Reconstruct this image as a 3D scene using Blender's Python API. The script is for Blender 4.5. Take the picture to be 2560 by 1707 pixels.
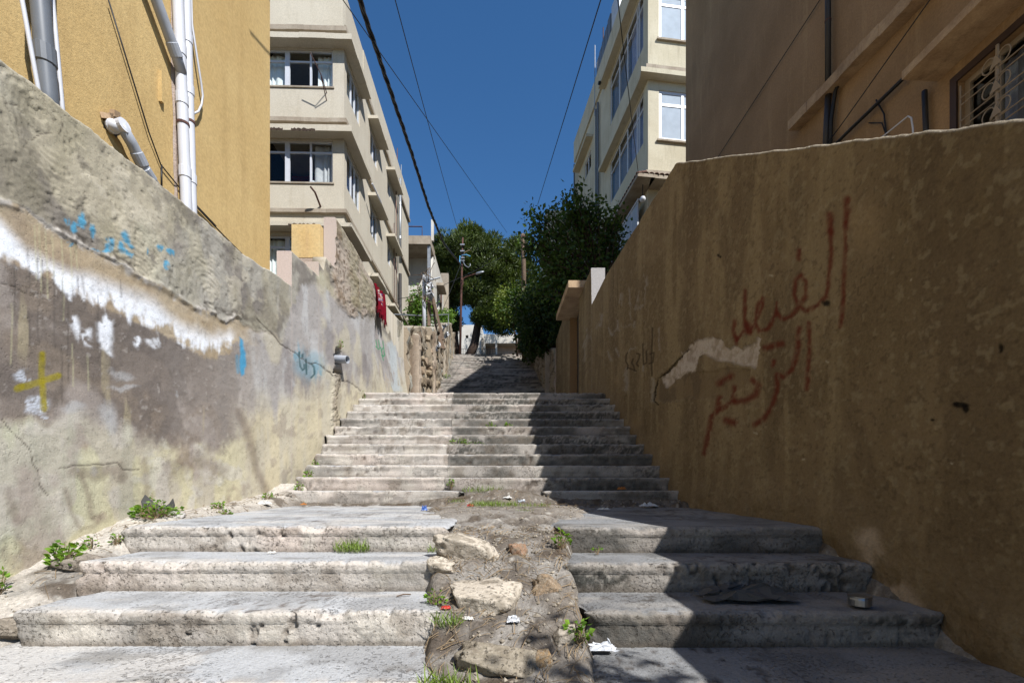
import bpy, math, random
import numpy as np
from mathutils import Vector

for _o in list(bpy.data.objects):
    bpy.data.objects.remove(_o, do_unlink=True)
scene = bpy.context.scene
C = scene.collection
CZ = 1.45                      # eye height above the ground at the camera; all heights below are relative to the eye
F, CXP, HYP = 1136.0, 1280.0, 1232.0   # focal length, centre column and horizon row in image pixels

# ---------------------------------------------------------------- camera
cam_d = bpy.data.cameras.new("camera")
cam_d.sensor_width = 36.0
cam_d.lens = 36.0 * F / 2560.0
cam_d.shift_y = (HYP - 853.5) / 2560.0
cam_d.clip_start = 0.05
cam_d.clip_end = 1500.0
cam = bpy.data.objects.new("camera", cam_d)
cam.location = (0, 0, CZ)
cam.rotation_euler = (math.radians(90), 0, 0)
C.objects.link(cam)
scene.camera = cam

# ---------------------------------------------------------------- light
SUN = Vector((1.0, -1.17, 1.6)).normalized()
sun_el = math.asin(SUN.z)
sun_az = math.atan2(SUN.x, SUN.y)          # from +Y towards +X
world = bpy.data.worlds.new("World")
scene.world = world
world.use_nodes = True
wn = world.node_tree
wn.nodes.clear()
sky = wn.nodes.new("ShaderNodeTexSky")
sky.sky_type = 'NISHITA'
sky.sun_disc = False
sky.sun_elevation = sun_el
sky.sun_rotation = sun_az
sky.altitude = 900.0
sky.air_density = 1.0
sky.dust_density = 0.15
sky.ozone_density = 3.0
bg = wn.nodes.new("ShaderNodeBackground")
bg.inputs[1].default_value = 0.10
wo = wn.nodes.new("ShaderNodeOutputWorld")
hsv = wn.nodes.new("ShaderNodeHueSaturation")
hsv.inputs["Saturation"].default_value = 1.22
wn.links.new(sky.outputs[0], hsv.inputs["Color"])
wn.links.new(hsv.outputs[0], bg.inputs[0])
wn.links.new(bg.outputs[0], wo.inputs[0])
sl = bpy.data.lights.new("sun", 'SUN')
sl.energy = 5.0
sl.angle = math.radians(0.5)
sl.color = (1.0, 0.982, 0.955)
so = bpy.data.objects.new("sun", sl)
so.rotation_euler = SUN.to_track_quat('Z', 'Y').to_euler()
so.location = (10, -10, 30)
C.objects.link(so)
scene.view_settings.view_transform = 'Standard'
scene.view_settings.look = 'None'
scene.view_settings.exposure = 0.6
scene.view_settings.gamma = 1.0
scene.view_settings.use_curve_mapping = False
scene.cycles.max_bounces = 6
scene.cycles.transparent_max_bounces = 12

# ---------------------------------------------------------------- numbers and noise
R = random.Random(7)
ALB = 0.68                     # photo tones to surface reflectance


def lin(r, g, b):
    def f(c):
        c = c / 255.0
        return c / 12.92 if c <= 0.04045 else ((c + 0.055) / 1.055) ** 2.4
    return np.array([f(r), f(g), f(b)]) * ALB


def _hash(ix, iy, iz, seed):
    with np.errstate(over='ignore'):
        h = (ix.astype(np.uint32) * np.uint32(374761393) + iy.astype(np.uint32) * np.uint32(668265263)
             + iz.astype(np.uint32) * np.uint32(2147483647 - 58) + np.uint32(seed * 1442695 + 12345))
        h = (h ^ (h >> np.uint32(13))) * np.uint32(1274126177)
        h = (h ^ (h >> np.uint32(15))) * np.uint32(2246822519)
        h = h ^ (h >> np.uint32(16))
    return h.astype(np.float64) / 4294967295.0


def vnoise(x, y, z=None, seed=0):
    x = np.asarray(x, float); y = np.asarray(y, float)
    x, y = np.broadcast_arrays(x, y)
    ix = np.floor(x).astype(np.int64); iy = np.floor(y).astype(np.int64)
    fx = x - ix; fy = y - iy
    fx = fx * fx * (3 - 2 * fx); fy = fy * fy * (3 - 2 * fy)
    if z is None:
        zz = np.zeros_like(ix)
        a = _hash(ix, iy, zz, seed); b = _hash(ix + 1, iy, zz, seed)
        c = _hash(ix, iy + 1, zz, seed); d = _hash(ix + 1, iy + 1, zz, seed)
        return (a * (1 - fx) + b * fx) * (1 - fy) + (c * (1 - fx) + d * fx) * fy
    z = np.asarray(z, float) + np.zeros_like(x)
    iz = np.floor(z).astype(np.int64); fz = z - iz
    fz = fz * fz * (3 - 2 * fz)
    out = 0
    for k, wz in ((0, 1 - fz), (1, fz)):
        a = _hash(ix, iy, iz + k, seed); b = _hash(ix + 1, iy, iz + k, seed)
        c = _hash(ix, iy + 1, iz + k, seed); d = _hash(ix + 1, iy + 1, iz + k, seed)
        out = out + wz * ((a * (1 - fx) + b * fx) * (1 - fy) + (c * (1 - fx) + d * fx) * fy)
    return out


def fbm(x, y, z=None, oct=4, seed=0, gain=0.5):
    t = 0; a = 1; s = 0; f = 1.0
    for i in range(oct):
        t = t + a * vnoise(np.asarray(x) * f, np.asarray(y) * f, None if z is None else np.asarray(z) * f, seed + i * 17)
        s += a; a *= gain; f *= 2.03
    return t / s


def sstep(a, b, x):
    t = np.clip((np.asarray(x, float) - a) / (b - a), 0, 1)
    return t * t * (3 - 2 * t)


def mix(c, col, m):
    """blend rows of colours c (…,3) towards col by mask m"""
    m = np.asarray(m)[..., None]
    return c * (1 - m) + np.asarray(col) * m


def seg_dist(X, Y, pts):
    best = np.full(X.shape, 1e9)
    for (x0, y0), (x1, y1) in zip(pts[:-1], pts[1:]):
        dx, dy = x1 - x0, y1 - y0
        L = dx * dx + dy * dy + 1e-9
        t = np.clip(((X - x0) * dx + (Y - y0) * dy) / L, 0, 1)
        best = np.minimum(best, (X - x0 - t * dx) ** 2 + (Y - y0 - t * dy) ** 2)
    return np.sqrt(best)


def stroke(X, Y, pts, w, soft=0.5):
    xs = [p[0] for p in pts]; ys = [p[1] for p in pts]
    out = np.zeros(X.shape)
    m = (X > min(xs) - 2 * w) & (X < max(xs) + 2 * w) & (Y > min(ys) - 2 * w) & (Y < max(ys) + 2 * w)
    if m.any():
        d = seg_dist(X[m], Y[m], pts)
        out[m] = 1 - sstep(w * 0.5 * (1 - soft), w * 0.5 * (1 + soft), d)
    return out


def inside(X, Y, poly):
    r = np.zeros(X.shape, bool)
    n = len(poly)
    for i in range(n):
        x0, y0 = poly[i]; x1, y1 = poly[(i + 1) % n]
        if y0 == y1:
            continue
        c = ((y0 > Y) != (y1 > Y)) & (X < (x1 - x0) * (Y - y0) / (y1 - y0) + x0)
        r ^= c
    return r


def poly_mask(X, Y, poly, soft):
    xs = [p[0] for p in poly]; ys = [p[1] for p in poly]
    out = np.zeros(X.shape)
    m = (X > min(xs) - 3 * soft) & (X < max(xs) + 3 * soft) & (Y > min(ys) - 3 * soft) & (Y < max(ys) + 3 * soft)
    if m.any():
        x, y = X[m], Y[m]
        d = seg_dist(x, y, list(poly) + [poly[0]])
        s = np.where(inside(x, y, poly), d, -d)
        out[m] = sstep(-soft, soft, s)
    return out


def ell(X, Y, cx, cy, rx, ry, soft=0.35):
    d = np.sqrt(((X - cx) / rx) ** 2 + ((Y - cy) / ry) ** 2)
    return 1 - sstep(1 - soft, 1 + soft, d)


def interp(x, pts):
    return np.interp(x, [p[0] for p in pts], [p[1] for p in pts])


def at(px, py, d):
    """a point of the place, d metres ahead of the camera, from its image pixel"""
    return ((px - CXP) / F * d, d, (HYP - py) / F * d)


# ---------------------------------------------------------------- mesh building
OFF = {}


class MB:
    def __init__(self):
        self.v = []; self.f = []; self.c = None; self.mi = None

    def poly(self, pts):
        k = len(self.v)
        self.v.extend([tuple(p) for p in pts])
        self.f.append(tuple(range(k, k + len(pts))))

    def hexa(self, p):
        """8 corners: bottom 4 ccw, top 4 ccw"""
        k = len(self.v)
        self.v.extend([tuple(q) for q in p])
        for f in ((0, 3, 2, 1), (4, 5, 6, 7), (0, 1, 5, 4), (1, 2, 6, 5), (2, 3, 7, 6), (3, 0, 4, 7)):
            self.f.append(tuple(k + i for i in f))

    def box(self, x0, x1, y0, y1, z0, z1):
        self.hexa([(x0, y0, z0), (x1, y0, z0), (x1, y1, z0), (x0, y1, z0), (x0, y0, z1), (x1, y0, z1), (x1, y1, z1), (x0, y1, z1)])

    def tube(self, pts, rad, seg=8, cap=True):
        pts = [Vector(p) for p in pts]
        n = len(pts)
        rads = rad if isinstance(rad, (list, tuple)) else [rad] * n
        k0 = len(self.v)
        up = None
        for i, p in enumerate(pts):
            t = (pts[min(i + 1, n - 1)] - pts[max(i - 1, 0)])
            if t.length < 1e-9:
                t = Vector((0, 0, 1))
            t.normalize()
            if up is None:
                up = Vector((0, 0, 1)) if abs(t.z) < 0.9 else Vector((1, 0, 0))
            a = t.cross(up)
            if a.length < 1e-6:
                a = t.orthogonal()
            a.normalize(); b = a.cross(t).normalized()
            up = b
            for s in range(seg):
                an = 2 * math.pi * s / seg
                q = p + (a * math.cos(an) + b * math.sin(an)) * rads[i]
                self.v.append(tuple(q))
        for i in range(n - 1):
            for s in range(seg):
                s2 = (s + 1) % seg
                self.f.append((k0 + i * seg + s, k0 + i * seg + s2, k0 + (i + 1) * seg + s2, k0 + (i + 1) * seg + s))
        if cap:
            self.f.append(tuple(k0 + s for s in range(seg))[::-1])
            self.f.append(tuple(k0 + (n - 1) * seg + s for s in range(seg)))

    def grid(self, P, flip=False):
        """P: (n,m,3) array of points; returns first index"""
        n, m = P.shape[:2]
        k = len(self.v)
        self.v.extend(map(tuple, P.reshape(-1, 3)))
        i = np.arange(n - 1)[:, None] * m + np.arange(m - 1)[None, :] + k
        q = np.stack([i, i + 1, i + m + 1, i + m], -1).reshape(-1, 4)
        if flip:
            q = q[:, ::-1]
        self.f.extend(map(tuple, q))
        return k


def poff(parent):
    return OFF[parent.name] if parent is not None else None


def make(mb, name, mat, parent=None, smooth=False, col=None):
    v = np.array(mb.v, float)
    v[:, 2] += CZ
    if parent is not None:
        off = OFF[parent.name]
    else:
        off = np.array([(v[:, 0].min() + v[:, 0].max()) / 2, (v[:, 1].min() + v[:, 1].max()) / 2, v[:, 2].min()])
    me = bpy.data.meshes.new(name)
    me.from_pydata((v - off).tolist(), [], [tuple(int(i) for i in f) for f in mb.f])
    if smooth:
        me.polygons.foreach_set("use_smooth", [True] * len(me.polygons))
    if col is not None:
        a = me.color_attributes.new("Col", 'FLOAT_COLOR', 'POINT')
        cc = np.ones((len(v), 4)); cc[:, :3] = np.asarray(col).reshape(-1, 3)
        a.data.foreach_set("color", cc.ravel().astype(np.float32))
    me.materials.append(mat)
    o = bpy.data.objects.new(name, me)
    C.objects.link(o)
    if parent is None:
        o.location = off
    else:
        o.parent = parent
    OFF[o.name] = off
    return o


def tag(o, label=None, cat=None, group=None, kind=None):
    if label: o["label"] = label
    if cat: o["category"] = cat
    if group: o["group"] = group
    if kind: o["kind"] = kind
    return o


def thing(name, loc, label=None, cat=None, group=None, kind=None):
    o = bpy.data.objects.new(name, None)
    o.empty_display_size = 0.2
    C.objects.link(o)
    L = np.array([loc[0], loc[1], loc[2] + CZ], float)
    o.location = L
    OFF[o.name] = L
    return tag(o, label, cat, group, kind)


def dup(o, loc, rz=0.0, sc=1.0, label=None):
    """copy a thing with its parts and their sub-parts; loc relative to the eye"""
    r = o.copy(); C.objects.link(r)
    r.location = (loc[0], loc[1], loc[2] + CZ); r.rotation_euler = (0, 0, rz); r.scale = (sc, sc, sc)
    if label: r["label"] = label
    for ch in list(o.children):
        c = ch.copy(); C.objects.link(c); c.parent = r
        for g in list(ch.children):
            q = g.copy(); C.objects.link(q); q.parent = c
    return r


class Frame:
    """a vertical face: origin (x,y), direction u along it, n pointing out of it"""
    def __init__(self, ox, oy, ux, uy, nx, ny):
        l = math.hypot(ux, uy); self.u = (ux / l, uy / l)
        l = math.hypot(nx, ny); self.n = (nx / l, ny / l)
        self.o = (ox, oy)

    def p(self, u, n, z):
        return (self.o[0] + self.u[0] * u + self.n[0] * n, self.o[1] + self.u[1] * u + self.n[1] * n, z)

    def box(self, mb, u0, u1, n0, n1, z0, z1):
        q = [self.p(u0, n0, z0), self.p(u1, n0, z0), self.p(u1, n1, z0), self.p(u0, n1, z0)]
        q += [(a, b, z1) for a, b, _ in q]
        # orientation
        cr = self.u[0] * self.n[1] - self.u[1] * self.n[0]
        if cr < 0:
            q = [q[3], q[2], q[1], q[0], q[7], q[6], q[5], q[4]]
        mb.hexa(q)

    def face(self, mb, u0, u1, z0, z1, holes, depth=0.2, n=0.0):
        us = sorted({u0, u1} | {min(max(h[i], u0), u1) for h in holes for i in (0, 1)})
        zs = sorted({z0, z1} | {min(max(h[i], z0), z1) for h in holes for i in (2, 3)})
        for a, b in zip(us[:-1], us[1:]):
            for c, d in zip(zs[:-1], zs[1:]):
                um, zm = (a + b) / 2, (c + d) / 2
                if any(h[0] < um < h[1] and h[2] < zm < h[3] for h in holes):
                    continue
                mb.poly([self.p(a, n, c), self.p(b, n, c), self.p(b, n, d), self.p(a, n, d)])
        for h in holes:
            a, b, c, d = h
            k = n - depth
            mb.poly([self.p(a, n, c), self.p(a, n, d), self.p(a, k, d), self.p(a, k, c)])
            mb.poly([self.p(b, n, c), self.p(b, k, c), self.p(b, k, d), self.p(b, n, d)])
            mb.poly([self.p(a, n, c), self.p(a, k, c), self.p(b, k, c), self.p(b, n, c)])
            mb.poly([self.p(a, n, d), self.p(b, n, d), self.p(b, k, d), self.p(a, k, d)])


# ---------------------------------------------------------------- materials
def nodes(name):
    m = bpy.data.materials.new(name)
    m.use_nodes = True
    nt = m.node_tree
    b = nt.nodes["Principled BSDF"]
    return m, nt, b


def rgb(c):
    return (float(c[0]), float(c[1]), float(c[2]), 1.0)


def add_bump(nt, b, vec, scale, strength, dist=0.01, detail=8.0):
    n = nt.nodes.new("ShaderNodeTexNoise")
    n.inputs["Scale"].default_value = scale
    n.inputs["Detail"].default_value = detail
    n.inputs["Roughness"].default_value = 0.65
    nt.links.new(vec, n.inputs["Vector"])
    bp = nt.nodes.new("ShaderNodeBump")
    bp.inputs["Strength"].default_value = strength
    bp.inputs["Distance"].default_value = dist
    nt.links.new(n.outputs["Fac"], bp.inputs["Height"])
    nt.links.new(bp.outputs[0], b.inputs["Normal"])
    return n


def plaster(name, c1, c2, c3=None, scale=0.7, rough=0.92, bump=0.5, bscale=60.0, dist=0.01, streak=1.0, spec=0.15):
    """rendered wall paint: slow blotches of two tones, vertical rain streaks of a third, fine grain"""
    m, nt, b = nodes(name)
    tc = nt.nodes.new("ShaderNodeTexCoord")
    n1 = nt.nodes.new("ShaderNodeTexNoise"); n1.inputs["Scale"].default_value = scale
    n1.inputs["Detail"].default_value = 6; n1.inputs["Roughness"].default_value = 0.6
    nt.links.new(tc.outputs["Object"], n1.inputs["Vector"])
    r1 = nt.nodes.new("ShaderNodeValToRGB")
    r1.color_ramp.elements[0].position = 0.38; r1.color_ramp.elements[0].color = rgb(c2)
    r1.color_ramp.elements[1].position = 0.62; r1.color_ramp.elements[1].color = rgb(c1)
    nt.links.new(n1.outputs["Fac"], r1.inputs[0])
    out = r1.outputs[0]
    if c3 is not None:
        mp = nt.nodes.new("ShaderNodeMapping"); mp.inputs["Scale"].default_value = (3.2, 3.2, 0.35)
        nt.links.new(tc.outputs["Object"], mp.inputs[0])
        n2 = nt.nodes.new("ShaderNodeTexNoise"); n2.inputs["Scale"].default_value = 1.0
        n2.inputs["Detail"].default_value = 5; n2.inputs["Roughness"].default_value = 0.7
        nt.links.new(mp.outputs[0], n2.inputs["Vector"])
        mr = nt.nodes.new("ShaderNodeMapRange"); mr.inputs[1].default_value = 0.53; mr.inputs[2].default_value = 0.78
        mr.inputs[4].default_value = 0.75 * streak
        nt.links.new(n2.outputs["Fac"], mr.inputs[0])
        mx = nt.nodes.new("ShaderNodeMix"); mx.data_type = 'RGBA'
        mx.inputs[7].default_value = rgb(c3)
        nt.links.new(mr.outputs[0], mx.inputs[0]); nt.links.new(out, mx.inputs[6])
        out = mx.outputs[2]
    n3 = nt.nodes.new("ShaderNodeTexNoise"); n3.inputs["Scale"].default_value = 35; n3.inputs["Detail"].default_value = 6
    nt.links.new(tc.outputs["Object"], n3.inputs["Vector"])
    mr3 = nt.nodes.new("ShaderNodeMapRange"); mr3.inputs[1].default_value = 0.3; mr3.inputs[2].default_value = 0.7
    mr3.inputs[3].default_value = 0.88; mr3.inputs[4].default_value = 1.1
    nt.links.new(n3.outputs["Fac"], mr3.inputs[0])
    mu = nt.nodes.new("ShaderNodeMix"); mu.data_type = 'RGBA'; mu.blend_type = 'MULTIPLY'; mu.inputs[0].default_value = 1.0
    nt.links.new(out, mu.inputs[6]); nt.links.new(mr3.outputs[0], mu.inputs[7])
    nt.links.new(mu.outputs[2], b.inputs["Base Color"])
    b.inputs["Roughness"].default_value = rough
    b.inputs["Specular IOR Level"].default_value = spec
    add_bump(nt, b, tc.outputs["Object"], bscale, bump, dist)
    return m


def painted(name, bump=0.6, bscale=45.0, dist=0.012, grain=0.16, gscale=70.0, rough=0.95, spec=0.1, pits=0.0, pscale=48.0):
    """colours come from the mesh's own colour layer (paint, stains, bare plaster), with grain on top"""
    m, nt, b = nodes(name)
    tc = nt.nodes.new("ShaderNodeTexCoord")
    at_ = nt.nodes.new("ShaderNodeAttribute"); at_.attribute_name = "Col"
    n = nt.nodes.new("ShaderNodeTexNoise"); n.inputs["Scale"].default_value = gscale; n.inputs["Detail"].default_value = 7
    n.inputs["Roughness"].default_value = 0.75
    nt.links.new(tc.outputs["Object"], n.inputs["Vector"])
    mr = nt.nodes.new("ShaderNodeMapRange"); mr.inputs[1].default_value = 0.28; mr.inputs[2].default_value = 0.72
    mr.inputs[3].default_value = 1 - grain * 1.2; mr.inputs[4].default_value = 1 + grain
    nt.links.new(n.outputs["Fac"], mr.inputs[0])
    mu = nt.nodes.new("ShaderNodeMix"); mu.data_type = 'RGBA'; mu.blend_type = 'MULTIPLY'; mu.inputs[0].default_value = 1.0
    nt.links.new(at_.outputs["Color"], mu.inputs[6]); nt.links.new(mr.outputs[0], mu.inputs[7])
    out = mu.outputs[2]
    hgt = add_bump(nt, b, tc.outputs["Object"], bscale, bump, dist)
    if pits:
        pn = nt.nodes.new("ShaderNodeTexNoise"); pn.inputs["Scale"].default_value = pscale; pn.inputs["Detail"].default_value = 3
        pn.inputs["Roughness"].default_value = 0.55
        pm = nt.nodes.new("ShaderNodeMapping"); pm.inputs["Location"].default_value = (3.1, 7.7, 1.3)
        nt.links.new(tc.outputs["Object"], pm.inputs[0]); nt.links.new(pm.outputs[0], pn.inputs["Vector"])
        big = nt.nodes.new("ShaderNodeTexNoise"); big.inputs["Scale"].default_value = 3.0; big.inputs["Detail"].default_value = 2
        nt.links.new(tc.outputs["Object"], big.inputs["Vector"])
        sb = nt.nodes.new("ShaderNodeMath"); sb.operation = 'MULTIPLY_ADD'; sb.inputs[1].default_value = 0.35; sb.inputs[2].default_value = -0.175
        nt.links.new(big.outputs["Fac"], sb.inputs[0])
        ad = nt.nodes.new("ShaderNodeMath"); ad.operation = 'ADD'
        nt.links.new(pn.outputs["Fac"], ad.inputs[0]); nt.links.new(sb.outputs[0], ad.inputs[1])
        pr = nt.nodes.new("ShaderNodeMapRange"); pr.inputs[1].default_value = 0.60; pr.inputs[2].default_value = 0.68
        nt.links.new(ad.outputs[0], pr.inputs[0])
        dm = nt.nodes.new("ShaderNodeMath"); dm.operation = 'MULTIPLY'; dm.inputs[1].default_value = pits
        nt.links.new(pr.outputs[0], dm.inputs[0])
        dk = nt.nodes.new("ShaderNodeMix"); dk.data_type = 'RGBA'; dk.inputs[7].default_value = rgb(lin(96, 86, 76))
        nt.links.new(dm.outputs[0], dk.inputs[0]); nt.links.new(out, dk.inputs[6])
        out = dk.outputs[2]
        hs = nt.nodes.new("ShaderNodeMath"); hs.operation = 'MULTIPLY_ADD'; hs.inputs[1].default_value = -0.9
        nt.links.new(pr.outputs[0], hs.inputs[0]); nt.links.new(hgt.outputs["Fac"], hs.inputs[2])
        for l in list(nt.links):
            if l.to_node.type == 'BUMP' and l.to_socket.name == 'Height':
                nt.links.new(hs.outputs[0], l.to_socket)
                break
    nt.links.new(out, b.inputs["Base Color"])
    b.inputs["Roughness"].default_value = rough
    b.inputs["Specular IOR Level"].default_value = spec
    return m


def solid(name, c, rough=0.5, metal=0.0, spec=0.4, var=0.12, scale=6.0, bump=0.0):
    m, nt, b = nodes(name)
    tc = nt.nodes.new("ShaderNodeTexCoord")
    n = nt.nodes.new("ShaderNodeTexNoise"); n.inputs["Scale"].default_value = scale; n.inputs["Detail"].default_value = 5
    nt.links.new(tc.outputs["Object"], n.inputs["Vector"])
    r = nt.nodes.new("ShaderNodeValToRGB")
    c = np.asarray(c, float)
    r.color_ramp.elements[0].position = 0.3; r.color_ramp.elements[0].color = rgb(c * (1 - var))
    r.color_ramp.elements[1].position = 0.7; r.color_ramp.elements[1].color = rgb(np.clip(c * (1 + var), 0, 0.95))
    nt.links.new(n.outputs["Fac"], r.inputs[0]); nt.links.new(r.outputs[0], b.inputs["Base Color"])
    b.inputs["Roughness"].default_value = rough; b.inputs["Metallic"].default_value = metal
    b.inputs["Specular IOR Level"].default_value = spec
    if bump:
        add_bump(nt, b, tc.outputs["Object"], 40, bump)
    return m


def leafy(name, trans=0.35, rough=0.5):
    m, nt, b = nodes(name)
    a = nt.nodes.new("ShaderNodeAttribute"); a.attribute_name = "Col"
    nt.links.new(a.outputs["Color"], b.inputs["Base Color"])
    b.inputs["Roughness"].default_value = rough; b.inputs["Specular IOR Level"].default_value = 0.3
    t = nt.nodes.new("ShaderNodeBsdfTranslucent")
    hs = nt.nodes.new("ShaderNodeHueSaturation"); hs.inputs["Saturation"].default_value = 1.15; hs.inputs["Value"].default_value = 1.5
    nt.links.new(a.outputs["Color"], hs.inputs["Color"]); nt.links.new(hs.outputs[0], t.inputs["Color"])
    ms = nt.nodes.new("ShaderNodeMixShader"); ms.inputs[0].default_value = trans
    out = nt.nodes["Material Output"]
    nt.links.new(b.outputs[0], ms.inputs[1]); nt.links.new(t.outputs[0], ms.inputs[2]); nt.links.new(ms.outputs[0], out.inputs[0])
    return m


def glass(name, tint=(0.93, 0.95, 0.95), frost=0.0):
    m, nt, b = nodes(name)
    out = nt.nodes["Material Output"]
    nt.nodes.remove(b)
    tr = nt.nodes.new("ShaderNodeBsdfTransparent"); tr.inputs[0].default_value = rgb(tint)
    gl = nt.nodes.new("ShaderNodeBsdfGlossy"); gl.inputs["Roughness"].default_value = 0.03
    lw = nt.nodes.new("ShaderNodeLayerWeight"); lw.inputs[0].default_value = 0.5
    pw = nt.nodes.new("ShaderNodeMath"); pw.operation = 'POWER'; pw.inputs[1].default_value = 4.0
    nt.links.new(lw.outputs["Facing"], pw.inputs[0])
    fr = nt.nodes.new("ShaderNodeMath"); fr.operation = 'MULTIPLY_ADD'; fr.inputs[1].default_value = 0.32; fr.inputs[2].default_value = 0.014
    nt.links.new(pw.outputs[0], fr.inputs[0])
    ms = nt.nodes.new("ShaderNodeMixShader")
    nt.links.new(fr.outputs[0], ms.inputs[0]); nt.links.new(tr.outputs[0], ms.inputs[1]); nt.links.new(gl.outputs[0], ms.inputs[2])
    nt.links.new(ms.outputs[0], out.inputs[0])
    return m


M = {}
M['wall'] = painted('weathered_plaster', bump=0.35, bscale=75, dist=.008, pits=0.04, pscale=46, grain=0.17, gscale=90)
M['wall_r'] = painted('roughcast_plaster', bump=0.9, bscale=38.0, dist=0.02, grain=0.2, gscale=55)
M['stone'] = painted('worn_limestone_concrete', bump=0.9, bscale=60, dist=0.010, grain=0.22, gscale=80, pits=0.32, pscale=58)
M['dirt'] = painted('dry_earth', bump=1.0, bscale=40, dist=0.02, grain=0.35, gscale=45)
M['yellow'] = plaster('yellow_ochre_paint', lin(216, 186, 130) * 1.08, lin(209, 177, 120) * 1.05, lin(190, 158, 106), bump=0.5, bscale=75, streak=0.9)
M['cream'] = plaster('cream_paint', lin(222, 213, 194), lin(214, 204, 184), lin(194, 181, 158), bump=0.3, bscale=50)
M['cream_r'] = plaster('pale_cream_paint', lin(224, 215, 190), lin(212, 202, 176), lin(170, 160, 138), bump=0.3, bscale=50)
M['slab'] = plaster('grey_concrete_edge', lin(190, 178, 160), lin(170, 156, 138), lin(130, 118, 104), scale=2.0, bump=0.5)
M['brown'] = plaster('brown_roughcast', lin(180, 148, 112), lin(164, 134, 100), lin(200, 170, 128), bump=0.6, bscale=45, dist=0.015)
M['ledge'] = plaster('rough_ledge_concrete', lin(206, 178, 144), lin(178, 150, 120), lin(124, 106, 88), scale=3.0, bump=0.6)
M['white_wall'] = plaster('white_limestone_render', lin(228, 224, 214), lin(214, 208, 196), lin(190, 182, 170), bump=0.2)
M['orange'] = plaster('faded_orange_paint', lin(232, 204, 150), lin(224, 190, 132), lin(206, 172, 132), scale=2.0, bump=0.5)
M['pinkish'] = plaster('bare_pink_mortar', lin(206, 186, 172), lin(190, 170, 154), lin(168, 146, 130), scale=3.0, bump=0.8, bscale=50, dist=0.015)
M['gutter_grey'] = solid('grey_pvc', lin(116, 121, 128), 0.45)
M['pipe_grey'] = solid('light_grey_pvc', lin(180, 184, 192), 0.4)
M['pipe_white'] = solid('white_pvc', lin(225, 226, 232), 0.4, var=0.05)
M['pipe_dark'] = solid('dark_downpipe', lin(58, 54, 52), 0.5)
M['black'] = solid('black_cable', (0.012, 0.012, 0.013), 0.5, spec=0.3)
M['frame_w'] = solid('white_aluminium', lin(225, 228, 235), 0.35, var=0.04)
M['frame_b'] = solid('brown_window_frame', lin(70, 50, 38), 0.6)
M['grille'] = solid('cream_iron_grille', lin(166, 148, 124), 0.55)
M['glass'] = glass('window_glass')
M['curtain'] = solid('pale_curtain', lin(240, 242, 240) * 1.3, 0.9, spec=0.0, var=0.08)
M['curtain_g'] = solid('grey_curtain', lin(205, 203, 204) * 1.2, 0.9, spec=0.0, var=0.12)
M['curtain_p'] = solid('lilac_curtain', lin(178, 176, 196), 0.9, spec=0.0, var=0.15)
M['curtain_b'] = solid('brownish_blind', lin(150, 142, 136), 0.9, spec=0.0, var=0.1)
M['red_room'] = solid('dark_red_interior', lin(150, 40, 40) * 1.4, 0.9, spec=0.0)
M['dark'] = solid('dark_interior', (0.02, 0.02, 0.022), 0.9, spec=0.0)
M['frosted'] = solid('frosted_pane', lin(188, 200, 212), 0.7, spec=0.08, var=0.08, scale=3)
M['rust'] = solid('rusty_iron', lin(96, 62, 52), 0.8, var=0.35, scale=9)
M['galv'] = solid('galvanised_steel', lin(172, 176, 180), 0.45, metal=0.6, var=0.15)
M['wood'] = solid('weathered_wood', lin(118, 98, 80), 0.85, var=0.3, scale=14, bump=0.4)
M['bark'] = solid('bark', lin(74, 58, 46), 0.95, var=0.4, scale=18, bump=1.0)
M['tile'] = solid('clay_roof_tile', lin(112, 78, 64), 0.85, var=0.3)
M['tin'] = solid('tin_can', lin(170, 172, 176), 0.35, metal=0.9)
M['white_bag'] = solid('white_plastic', lin(226, 228, 232), 0.4, var=0.05)
M['paper'] = solid('white_paper', lin(225, 222, 215), 0.8)
M['blue_pack'] = solid('blue_wrapper', lin(70, 110, 190), 0.4, var=0.6, scale=60)
M['red'] = solid('red_plastic_scrap', lin(205, 62, 50), 0.5)
M['sack'] = solid('dark_plastic_sack', (0.075, 0.072, 0.068), 0.85, spec=0.2)
M['leaf'] = leafy('leaves')
M['needle'] = leafy('pine_needles', 0.2)
M['twig'] = solid('dry_straw', lin(150, 128, 98), 0.9, var=0.35)
M['rug'] = painted('woven_rug', bump=0.9, bscale=120, grain=0.25, gscale=120)
M['tank'] = solid('painted_tank', lin(215, 220, 226), 0.4)
M['blue_wire'] = solid('blue_cable', lin(96, 168, 214), 0.5)
M['orange_scrap'] = solid('orange_peel', lin(190, 120, 50), 0.6)

# ---------------------------------------------------------------- lines of the alley in plan (y ahead, x)
XL = [(-3, -2.95), (5.4, -2.93), (7.3, -2.83), (8.6, -2.80), (13, -2.93), (19, -3.12), (27, -3.6), (34, -3.9)]
XR = [(-3, 2.12), (3.0, 2.10), (5.5, 2.0), (8.6, 1.79), (10.1, 1.77), (13, 1.63), (16.5, 1.60), (20, 1.25), (27, 0.95)]


def xl(d): return interp(d, XL)
def xr(d): return interp(d, XR)


# stairs: (front y, top z) of every step
R1, T1 = 0.17, 0.425
LOW = [(3.02 - T1 * k, -0.22 - R1 * k) for k in range(0, 10)]
R2, T2 = 0.17, 0.29
Y2 = 5.4
UP = [(Y2 + T2 * k, -0.141 + R2 * (k + 1)) for k in range(12)]
R3, T3, Y3, Z3 = 0.17, 0.349, 14.3, 1.97
TOP = [(Y3 + T3 * k, Z3 + R3 * (k + 1)) for k in range(36)]
YTOP, ZTOP = Y3 + T3 * 36, Z3 + R3 * 36


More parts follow.
